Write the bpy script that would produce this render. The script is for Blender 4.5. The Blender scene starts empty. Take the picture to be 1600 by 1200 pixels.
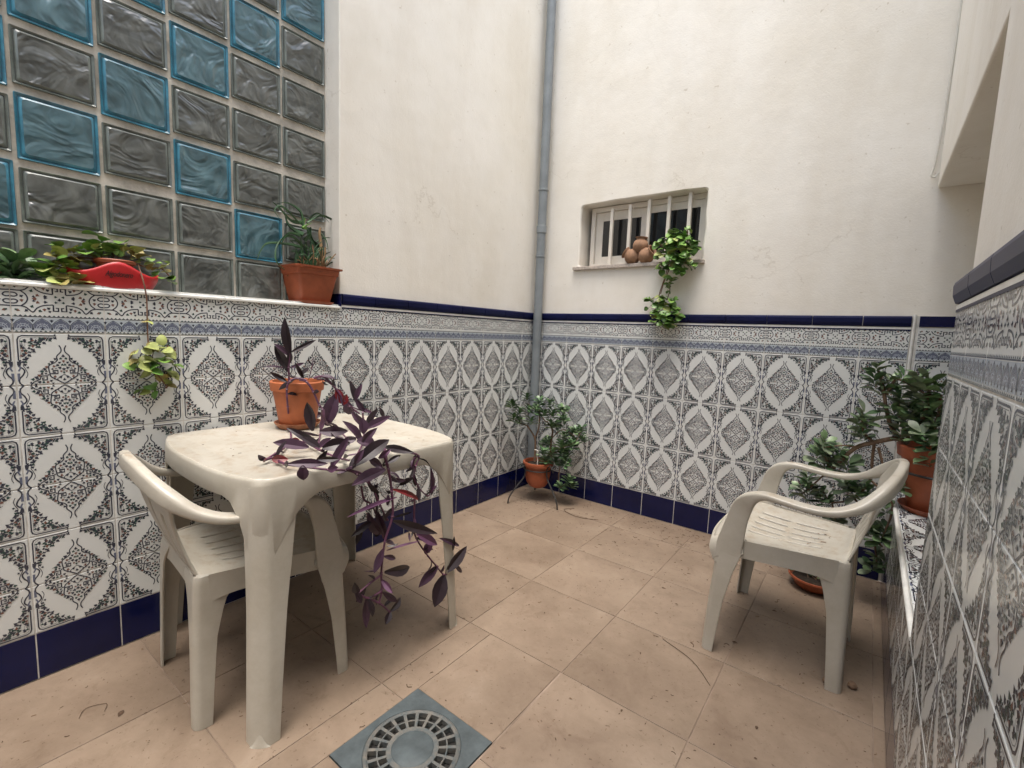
import bpy, bmesh, math, random, json
import numpy as np
from mathutils import Vector, Matrix, noise
S = bpy.context.scene
C = S.collection
R = math.radians
PI = math.pi
random.seed(11)

# ------------------------------------------------------------------ camera, sky, light
cd = bpy.data.cameras.new("camera"); cam = bpy.data.objects.new("camera", cd); C.objects.link(cam)
cam.location = (1.90809, -2.75559, 1.10155)
cam.rotation_euler = (R(83.749), R(-2.2539), R(37.549))
cd.sensor_width = 36; cd.lens = 732.07/1600*36; cd.clip_start = .02; cd.clip_end = 300
S.camera = cam
W = bpy.data.worlds.new("World"); S.world = W; W.use_nodes = True
wn = W.node_tree; bg = wn.nodes['Background']
sky = wn.nodes.new('ShaderNodeTexSky'); sky.sky_type = 'NISHITA'; sky.sun_disc = False
SUN_EL, SUN_ROT = 80, 150
sky.sun_elevation = R(SUN_EL); sky.sun_rotation = R(SUN_ROT); sky.air_density = 1.6; sky.dust_density = 5; sky.ozone_density = .6
wn.links.new(sky.outputs[0], bg.inputs[0]); bg.inputs[1].default_value = .15
sl = bpy.data.lights.new("sun", 'SUN'); sl.energy = 1.6; sl.angle = R(38); sl.color = (1, .985, .965)
so = bpy.data.objects.new("sun", sl); C.objects.link(so)
so.rotation_euler = (R(90-SUN_EL), 0, R(180-SUN_ROT)); so.location = (0, 0, 8)
S.view_settings.view_transform = 'Standard'; S.view_settings.look = 'None'
S.view_settings.exposure = 1.29; S.view_settings.gamma = 1
S.cycles.max_bounces = 10; S.cycles.diffuse_bounces = 6
S.cycles.use_denoising = True

# ------------------------------------------------------------------ helpers
def node_mat(name, col, rough=.5, var=0., vscale=3., bump=0., bscale=60., spec=.5, coat=0., col2=None, detail=6, metal=0., trans=0., vlo=.35, vhi=.65):
    m = bpy.data.materials.new(name); m.use_nodes = True
    nt = m.node_tree; b = nt.nodes['Principled BSDF']
    b.inputs['Roughness'].default_value = rough; b.inputs['Metallic'].default_value = metal
    b.inputs['Specular IOR Level'].default_value = spec; b.inputs['Coat Weight'].default_value = coat
    b.inputs['Coat Roughness'].default_value = .05
    b.inputs['Transmission Weight'].default_value = trans
    c4 = (*col, 1)
    tc = nt.nodes.new('ShaderNodeTexCoord')
    if var > 0 or col2:
        n = nt.nodes.new('ShaderNodeTexNoise'); n.inputs['Scale'].default_value = vscale; n.inputs['Detail'].default_value = detail; n.inputs['Roughness'].default_value = .62
        nt.links.new(tc.outputs['Object'], n.inputs['Vector'])
        r = nt.nodes.new('ShaderNodeValToRGB')
        r.color_ramp.elements[0].position = vlo; r.color_ramp.elements[1].position = vhi
        a = tuple(x*(1-var) for x in col) if not col2 else col2
        r.color_ramp.elements[0].color = (*a, 1); r.color_ramp.elements[1].color = (*(min(1, x*(1+var*.4)) for x in col), 1)
        nt.links.new(n.outputs['Fac'], r.inputs[0]); nt.links.new(r.outputs[0], b.inputs['Base Color'])
        m['ramp'] = r.name
    else:
        b.inputs['Base Color'].default_value = c4
    if bump > 0:
        n2 = nt.nodes.new('ShaderNodeTexNoise'); n2.inputs['Scale'].default_value = bscale; n2.inputs['Detail'].default_value = 5
        nt.links.new(tc.outputs['Object'], n2.inputs['Vector'])
        bp = nt.nodes.new('ShaderNodeBump'); bp.inputs['Strength'].default_value = bump; bp.inputs['Distance'].default_value = .004
        nt.links.new(n2.outputs['Fac'], bp.inputs['Height']); nt.links.new(bp.outputs[0], b.inputs['Normal'])
    return m

class MB:
    def __init__(s): s.v = []; s.f = []; s.m = []; s.sm = []
    def add(s, vs, fs, m=0, smooth=False):
        o = len(s.v); s.v.extend([tuple(q) for q in vs])
        for f in fs: s.f.append(tuple(i+o for i in f)); s.m.append(m); s.sm.append(smooth)
    def box(s, a, b, m=0):
        x0, y0, z0 = (min(a[i], b[i]) for i in range(3)); x1, y1, z1 = (max(a[i], b[i]) for i in range(3))
        s.add([(x0,y0,z0),(x1,y0,z0),(x1,y1,z0),(x0,y1,z0),(x0,y0,z1),(x1,y0,z1),(x1,y1,z1),(x0,y1,z1)],
              [(0,3,2,1),(4,5,6,7),(0,1,5,4),(1,2,6,5),(2,3,7,6),(3,0,4,7)], m)
    def lathe(s, prof, c=(0,0,0), n=40, m=0, smooth=True, sx=1, sy=1, wob=0):
        vs = []; fs = []
        for i, (r, z) in enumerate(prof):
            for k in range(n):
                a = 2*PI*k/n; w = 1+wob*math.sin(3*a+i)
                vs.append((c[0]+r*sx*w*math.cos(a), c[1]+r*sy*w*math.sin(a), c[2]+z))
        for i in range(len(prof)-1):
            for k in range(n):
                k2 = (k+1) % n
                fs.append((i*n+k, i*n+k2, (i+1)*n+k2, (i+1)*n+k))
        if prof[0][0] > 1e-5: fs.append(tuple(range(n-1, -1, -1)))
        if prof[-1][0] > 1e-5: fs.append(tuple((len(prof)-1)*n+k for k in range(n)))
        s.add(vs, fs, m, smooth)
    def tube(s, pts, r, n=8, m=0, cap=True, smooth=True):
        pts = [Vector(q) for q in pts]; N = len(pts)
        rs = r if isinstance(r, (list, tuple)) else [r]*N
        vs = []; fs = []; prev = None
        for i, q in enumerate(pts):
            t = (pts[min(i+1, N-1)]-pts[max(i-1, 0)]).normalized()
            if prev is None:
                a = t.orthogonal().normalized()
            else:
                a = prev - t*prev.dot(t)
                a = a.normalized() if a.length > 1e-6 else t.orthogonal().normalized()
            prev = a; b = t.cross(a)
            for k in range(n):
                an = 2*PI*k/n; vs.append(q+(a*math.cos(an)+b*math.sin(an))*rs[i])
        for i in range(N-1):
            for k in range(n):
                k2 = (k+1) % n; fs.append((i*n+k, i*n+k2, (i+1)*n+k2, (i+1)*n+k))
        if cap: fs.append(tuple(range(n-1, -1, -1))); fs.append(tuple((N-1)*n+k for k in range(n)))
        s.add(vs, fs, m, smooth)
    def sweep(s, pts, Sax, secs, m=0, smooth=True):
        pts = [Vector(q) for q in pts]; N = len(pts); n = len(secs[0]); vs = []; fs = []
        for i, q in enumerate(pts):
            t = (pts[min(i+1, N-1)]-pts[max(i-1, 0)]).normalized()
            sx = Vector(Sax[i]); sx = (sx-t*sx.dot(t)).normalized(); nn = t.cross(sx)
            for (a, b) in secs[i]: vs.append(q+sx*a+nn*b)
        for i in range(N-1):
            for k in range(n):
                k2 = (k+1) % n; fs.append((i*n+k, i*n+k2, (i+1)*n+k2, (i+1)*n+k))
        fs.append(tuple(range(n-1, -1, -1))); fs.append(tuple((N-1)*n+k for k in range(n)))
        s.add(vs, fs, m, smooth)
    def loft(s, rings, m=0, smooth=True, caps=True):
        n = len(rings[0]); vs = [v for r in rings for v in r]; fs = []
        for i in range(len(rings)-1):
            for k in range(n):
                k2 = (k+1) % n; fs.append((i*n+k, i*n+k2, (i+1)*n+k2, (i+1)*n+k))
        if caps: fs.append(tuple(range(n-1, -1, -1))); fs.append(tuple((len(rings)-1)*n+k for k in range(n)))
        s.add(vs, fs, m, smooth)

def root_loc(p):
    while p.parent: p = p.parent
    return p.location

def obj(name, mb, mats, parent=None, local=False, label=None):
    me = bpy.data.meshes.new(name)
    off = Vector((0, 0, 0)) if (parent is None or local) else root_loc(parent)
    vs = [(x-off[0], y-off[1], z-off[2]) for x, y, z in mb.v]
    me.from_pydata(vs, [], mb.f)
    if not isinstance(mats, (list, tuple)): mats = [mats]
    for mm in mats: me.materials.append(mm)
    me.polygons.foreach_set('material_index', mb.m); me.polygons.foreach_set('use_smooth', mb.sm)
    me.validate(); me.update()
    if any(mb.sm): me.set_sharp_from_angle(angle=R(38))
    o = bpy.data.objects.new(name, me); C.objects.link(o)
    if parent: o.parent = parent
    if label: o['label'] = label
    return o

def tag(o, label, cat, group=None):
    o['label'] = label; o['category'] = cat
    if group: o['group'] = group
    return o
def thing(name, label, cat, loc=(0,0,0), rz=0, group=None):
    o = bpy.data.objects.new(name, None); C.objects.link(o); o.location = loc; o.rotation_euler = (0, 0, rz)
    o.empty_display_size = .1
    return tag(o, label, cat, group)
def copy_tree(o, parent=None):
    c = o.copy(); C.objects.link(c)
    if parent: c.parent = parent
    for ch in list(o.children): copy_tree(ch, c)
    return c

def catmull(pts, sub=5):
    P = [np.array(p, float) for p in pts]; out = []
    for i in range(len(P)-1):
        p0 = P[max(i-1, 0)]; p1 = P[i]; p2 = P[i+1]; p3 = P[min(i+2, len(P)-1)]
        for k in range(sub):
            t = k/sub
            out.append(.5*((2*p1)+(-p0+p2)*t+(2*p0-5*p1+4*p2-p3)*t*t+(-p0+3*p1-3*p2+p3)*t**3))
    out.append(P[-1]); return out

def rrect(w, h, r, k=3):
    out = []
    r = min(r, w/2*.98, h/2*.98)
    for cx, cy, a0 in ((w/2-r, h/2-r, 0), (-w/2+r, h/2-r, 90), (-w/2+r, -h/2+r, 180), (w/2-r, -h/2+r, 270)):
        for i in range(k+1):
            a = R(a0+90*i/k); out.append((cx+r*math.cos(a), cy+r*math.sin(a)))
    return out

def weighted(o, w=.002, seg=2):
    b = o.modifiers.new('bevel', 'BEVEL'); b.width = w; b.segments = seg; b.limit_method = 'ANGLE'; b.angle_limit = R(40)
    return o

# ------------------------------------------------------------------ materials
def plaster_mat(name, base):
    m = node_mat(name, base, rough=.92, bump=0, spec=.2)
    nt = m.node_tree; b = nt.nodes['Principled BSDF']; L = nt.links.new
    tc = nt.nodes.new('ShaderNodeTexCoord')
    def nz(sc, det=6, rg=.6, dist=0, mp=None):
        n = nt.nodes.new('ShaderNodeTexNoise'); n.inputs['Scale'].default_value = sc; n.inputs['Detail'].default_value = det; n.inputs['Roughness'].default_value = rg; n.inputs['Distortion'].default_value = dist
        if mp:
            k = nt.nodes.new('ShaderNodeMapping'); k.inputs['Scale'].default_value = mp; L(tc.outputs['Object'], k.inputs[0]); L(k.outputs[0], n.inputs['Vector'])
        else: L(tc.outputs['Object'], n.inputs['Vector'])
        return n
    def ramp(src, p0, p1, c0, c1):
        r = nt.nodes.new('ShaderNodeValToRGB'); r.color_ramp.elements[0].position = p0; r.color_ramp.elements[1].position = p1
        r.color_ramp.elements[0].color = (*c0, 1); r.color_ramp.elements[1].color = (*c1, 1); L(src, r.inputs[0]); return r.outputs[0]
    def mix(t, fac, a, bb):
        x = nt.nodes.new('ShaderNodeMix'); x.data_type = 'RGBA'; x.blend_type = t; x.inputs[0].default_value = fac if not hasattr(fac, 'links') else 1
        if hasattr(fac, 'links'): L(fac, x.inputs[0])
        L(a, x.inputs[6])
        L(bb, x.inputs[7]); return x.outputs[2]
    d = base
    c = ramp(nz(1.3, 8, .65).outputs[0], .38, .66, tuple(v*.92*w for v, w in zip(d, (1, .985, .95))), d)
    c2 = ramp(nz(2.2, 7, .7, .3, (1, 1, .32)).outputs[0], .32, .58, (.90, .88, .85), (1, 1, 1))   # vertical run marks
    c = mix('MULTIPLY', .75, c, c2)
    c3 = ramp(nz(38, 3, .6).outputs[0], .26, .31, (.70, .66, .6), (1, 1, 1))      # specks
    c = mix('MULTIPLY', .7, c, c3)
    vo = nt.nodes.new('ShaderNodeTexVoronoi'); vo.feature = 'DISTANCE_TO_EDGE'; vo.inputs['Scale'].default_value = 1.15
    wv = nz(3.5, 5, .6); ad = nt.nodes.new('ShaderNodeVectorMath'); ad.operation = 'MULTIPLY_ADD'; ad.inputs[1].default_value = (.5, .5, .5)
    L(wv.outputs['Color'], ad.inputs[0]); L(tc.outputs['Object'], ad.inputs[2]); L(ad.outputs[0], vo.inputs['Vector'])
    cr = ramp(vo.outputs['Distance'], .0, .006, (.62, .58, .52), (1, 1, 1))
    msk = ramp(nz(1.7, 2).outputs[0], .54, .62, (0, 0, 0), (.35, .35, .35))
    c = mix('MULTIPLY', msk, c, cr)
    L(c, b.inputs['Base Color'])
    b1 = nt.nodes.new('ShaderNodeBump'); b1.inputs['Strength'].default_value = .35; b1.inputs['Distance'].default_value = .012; L(nz(5, 4, .5).outputs[0], b1.inputs['Height'])
    b2 = nt.nodes.new('ShaderNodeBump'); b2.inputs['Strength'].default_value = .4; b2.inputs['Distance'].default_value = .002; L(nz(110, 5, .6).outputs[0], b2.inputs['Height'])
    L(b1.outputs[0], b2.inputs['Normal']); L(b2.outputs[0], b.inputs['Normal'])
    return m
M = {}
M['plaster'] = plaster_mat('wall plaster', (.83, .806, .752))
M['tile'] = node_mat('white glaze', (.67, .69, .675), rough=.2, var=.06, vscale=2, bump=.12, bscale=9, spec=.5)
M['grout'] = node_mat('grout', (.66, .64, .60), rough=.9, var=.3, vscale=20)
M['ink'] = node_mat('dark blue ink', (.050, .054, .075), rough=.18, var=.35, vscale=200)
M['ink_green'] = node_mat('green ink', (.04, .075, .068), rough=.14)
M['ink_red'] = node_mat('brick red ink', (.19, .095, .075), rough=.14)
M['ink_grey'] = node_mat('grey ink', (.27, .28, .29), rough=.14)
M['ink_slate'] = node_mat('slate blue ink', (.13, .145, .205), rough=.14)
M['ink_pale'] = node_mat('pale blue ink', (.42, .47, .52), rough=.2)
TILEM = [M['tile'], M['ink'], M['ink_green'], M['ink_red'], M['ink_grey'], M['ink_slate'], M['ink_pale']]
M['navy'] = node_mat('cobalt glaze', (.004, .007, .052), rough=.12, var=.35, vscale=3, bump=.05, bscale=12, spec=.35)
M['navy_cap'] = node_mat('cobalt cap glaze', (.006, .009, .052), rough=.4, var=.3, vscale=3, spec=.18)
M['white_trim'] = node_mat('white plastic trim', (.78, .78, .74), rough=.35, var=.15, vscale=15)
M['pvc'] = node_mat('grey pvc pipe', (.21, .235, .25), rough=.45, var=.18, vscale=7, bump=.05)
M['marble'] = node_mat('sill marble', (.48, .42, .37), rough=.5, var=.35, vscale=60, bump=.15)
M['alu'] = node_mat('white lacquered frame', (.68, .64, .57), rough=.4, var=.08, vscale=10)
M['darkglass'] = node_mat('dark window pane', (.012, .013, .014), rough=.06, spec=.6)
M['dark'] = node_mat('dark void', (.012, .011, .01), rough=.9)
M['terracotta'] = node_mat('terracotta plastic', (.33, .085, .035), rough=.5, var=.25, vscale=14, bump=.08, bscale=30)
M['terracotta_orange'] = node_mat('orange terracotta pot', (.46, .135, .05), rough=.6, var=.22, vscale=12, bump=.1, bscale=40)
M['clay'] = node_mat('weathered clay', (.30, .17, .10), rough=.85, var=.35, vscale=18, bump=.35, bscale=60)
M['saucer_clay'] = node_mat('stained saucer', (.36, .15, .075), rough=.8, var=.4, vscale=25, bump=.2)
M['soil'] = node_mat('soil', (.035, .024, .016), rough=1, var=.5, vscale=60, bump=.8, bscale=90)
M['red'] = node_mat('red glazed planter', (.50, .018, .022), rough=.38, var=.12, vscale=20, bump=.04)
M['iron'] = node_mat('dark iron', (.02, .019, .018), rough=.55, var=.4, vscale=40)
M['drain'] = node_mat('grey blue painted plate', (.070, .086, .092), rough=.6, spec=.3, var=.35, vscale=14, bump=.25, bscale=70)
M['drain_rust'] = node_mat('dirty grate metal', (.115, .105, .09), rough=.7, var=.45, vscale=35, bump=.4, bscale=90, col2=(.06, .075, .08))
M['bark'] = node_mat('succulent bark', (.19, .12, .075), rough=.85, var=.4, vscale=40, bump=.5, bscale=80)
M['purple_stem'] = node_mat('purple stem', (.11, .035, .075), rough=.5, var=.5, vscale=30)
M['purple'] = node_mat('dark purple leaf', (.020, .011, .016), rough=.38, var=.4, vscale=12)
M['purple2'] = node_mat('violet leaf', (.050, .021, .043), rough=.45, var=.35, vscale=14)
M['purple_red'] = node_mat('crimson leaf', (.20, .012, .018), rough=.45, var=.55, vscale=22)
M['purple_pale'] = node_mat('pale violet leaf', (.115, .045, .10), rough=.5, var=.3, vscale=14)
M['jade'] = node_mat('jade leaf', (.085, .165, .07), rough=.35, var=.5, vscale=22)
M['jade2'] = node_mat('light jade leaf', (.18, .28, .13), rough=.35, var=.4, vscale=22)
M['jade_grey'] = node_mat('grey green jade leaf', (.21, .26, .165), rough=.42, var=.45, vscale=22)
M['ivy'] = node_mat('bright ivy leaf', (.17, .31, .06), rough=.42, var=.45, vscale=18)
M['ivy2'] = node_mat('mid ivy leaf', (.11, .23, .045), rough=.42, var=.4, vscale=18)
M['ivy_dry'] = node_mat('yellowing ivy leaf', (.30, .25, .08), rough=.5, var=.4, vscale=18)
M['ivy_lime'] = node_mat('lime ivy leaf', (.36, .41, .13), rough=.45, var=.35, vscale=18)
M['ivy_brown'] = node_mat('brown stem', (.17, .085, .05), rough=.7, var=.3, vscale=30)
M['aloe'] = node_mat('aloe leaf', (.045, .11, .045), rough=.42, var=.45, vscale=16)
M['aloe_light'] = node_mat('fresh aloe leaf', (.13, .26, .05), rough=.42, var=.3, vscale=16)
M['straw'] = node_mat('dry aloe leaf', (.28, .18, .09), rough=.85, var=.45, vscale=30)
M['debris'] = node_mat('dark dry bits', (.085, .05, .03), rough=.9, var=.4, vscale=40)
M['cable'] = node_mat('white cable', (.6, .58, .52), rough=.5, var=.1)

def plastic_mat():
    m = node_mat('weathered cream plastic', (.63, .575, .455), rough=.36, spec=.5)
    nt = m.node_tree; b = nt.nodes['Principled BSDF']; L = nt.links.new
    tc = nt.nodes.new('ShaderNodeTexCoord')
    n = nt.nodes.new('ShaderNodeTexNoise'); n.inputs['Scale'].default_value = 4; n.inputs['Detail'].default_value = 10; n.inputs['Roughness'].default_value = .78; L(tc.outputs['Object'], n.inputs['Vector'])
    r = nt.nodes.new('ShaderNodeValToRGB'); r.color_ramp.elements[0].position = .35; r.color_ramp.elements[1].position = .6
    r.color_ramp.elements[0].color = (.385, .355, .295, 1); r.color_ramp.elements[1].color = (.455, .432, .375, 1); L(n.outputs[0], r.inputs[0])
    # dust lying on upward faces, in patches
    g = nt.nodes.new('ShaderNodeNewGeometry'); sp = nt.nodes.new('ShaderNodeSeparateXYZ'); L(g.outputs['Normal'], sp.inputs[0])
    up = nt.nodes.new('ShaderNodeMapRange'); up.inputs[1].default_value = .75; up.inputs[2].default_value = .98; L(sp.outputs['Z'], up.inputs[0])
    n3 = nt.nodes.new('ShaderNodeTexNoise'); n3.inputs['Scale'].default_value = 26; n3.inputs['Detail'].default_value = 9; n3.inputs['Roughness'].default_value = .75; L(tc.outputs['Object'], n3.inputs['Vector'])
    r3 = nt.nodes.new('ShaderNodeMapRange'); r3.inputs[1].default_value = .5; r3.inputs[2].default_value = .68; L(n3.outputs[0], r3.inputs[0])
    mu = nt.nodes.new('ShaderNodeMath'); mu.operation = 'MULTIPLY'; L(up.outputs[0], mu.inputs[0]); L(r3.outputs[0], mu.inputs[1])
    mu2 = nt.nodes.new('ShaderNodeMath'); mu2.operation = 'MULTIPLY'; mu2.inputs[1].default_value = .75; L(mu.outputs[0], mu2.inputs[0])
    x = nt.nodes.new('ShaderNodeMix'); x.data_type = 'RGBA'; L(mu2.outputs[0], x.inputs[0]); L(r.outputs[0], x.inputs[6]); x.inputs[7].default_value = (.30, .22, .14, 1)
    L(x.outputs[2], b.inputs['Base Color'])
    n2 = nt.nodes.new('ShaderNodeTexNoise'); n2.inputs['Scale'].default_value = 350; n2.inputs['Detail'].default_value = 2; L(tc.outputs['Object'], n2.inputs['Vector'])
    bp = nt.nodes.new('ShaderNodeBump'); bp.inputs['Strength'].default_value = .25; bp.inputs['Distance'].default_value = .001; L(n2.outputs[0], bp.inputs['Height']); L(bp.outputs[0], b.inputs['Normal'])
    return m
M['plastic'] = plastic_mat()

def floor_mat():
    m = node_mat('mottled beige floor tile', (.4, .29, .21), rough=.5, spec=.35)
    nt = m.node_tree; b = nt.nodes['Principled BSDF']; L = nt.links.new
    tc = nt.nodes.new('ShaderNodeTexCoord'); g = nt.nodes.new('ShaderNodeNewGeometry')
    # offset the pattern per tile so that no vein crosses a joint
    cx = nt.nodes.new('ShaderNodeCombineXYZ'); mm = nt.nodes.new('ShaderNodeMath'); mm.operation = 'MULTIPLY'; mm.inputs[1].default_value = 40
    L(g.outputs['Random Per Island'], mm.inputs[0]); L(mm.outputs[0], cx.inputs[2])
    ad = nt.nodes.new('ShaderNodeVectorMath'); L(tc.outputs['Object'], ad.inputs[0]); L(cx.outputs[0], ad.inputs[1])
    def nz(sc, det, rg, dist=0):
        n = nt.nodes.new('ShaderNodeTexNoise'); n.inputs['Scale'].default_value = sc; n.inputs['Detail'].default_value = det; n.inputs['Roughness'].default_value = rg; n.inputs['Distortion'].default_value = dist
        L(ad.outputs[0], n.inputs['Vector']); return n.outputs[0]
    def ramp(src, st):
        r = nt.nodes.new('ShaderNodeValToRGB'); e = r.color_ramp.elements
        while len(e) < len(st): e.new(.5)
        for k, (p, c) in enumerate(st): e[k].position = p; e[k].color = (*c, 1)
        L(src, r.inputs[0]); return r.outputs[0]
    c = ramp(nz(5.5, 9, .68, .6), [(.22, (.158, .112, .080)), (.42, (.210, .157, .115)), (.60, (.236, .180, .133)), (.80, (.28, .223, .172))])
    v = ramp(nz(11, 7, .75, 1.6), [(.36, (.74, .70, .66)), (.43, (1, 1, 1))])
    sp = ramp(nz(85, 3, .65), [(.30, (.50, .44, .40)), (.36, (1, 1, 1))])
    dirt = ramp(nz(1.5, 9, .74), [(.34, (.72, .70, .68)), (.56, (1, 1, 1))])
    def mul(a, bb, f):
        x = nt.nodes.new('ShaderNodeMix'); x.data_type = 'RGBA'; x.blend_type = 'MULTIPLY'; x.inputs[0].default_value = f; L(a, x.inputs[6]); L(bb, x.inputs[7]); return x.outputs[2]
    c = mul(mul(mul(c, v, .45), sp, .9), dirt, 1)
    L(c, b.inputs['Base Color'])
    rr = nt.nodes.new('ShaderNodeMapRange'); rr.inputs[3].default_value = .32; rr.inputs[4].default_value = .6; L(nz(7, 6, .7), rr.inputs[0]); L(rr.outputs[0], b.inputs['Roughness'])
    bp = nt.nodes.new('ShaderNodeBump'); bp.inputs['Strength'].default_value = .3; bp.inputs['Distance'].default_value = .003; L(nz(14, 7, .65), bp.inputs['Height']); L(bp.outputs[0], b.inputs['Normal'])
    return m
M['floor'] = floor_mat()
M['floor_grout'] = node_mat('floor grout', (.11, .08, .06), rough=.95, var=.4, vscale=6, col2=(.30, .23, .18))

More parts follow.
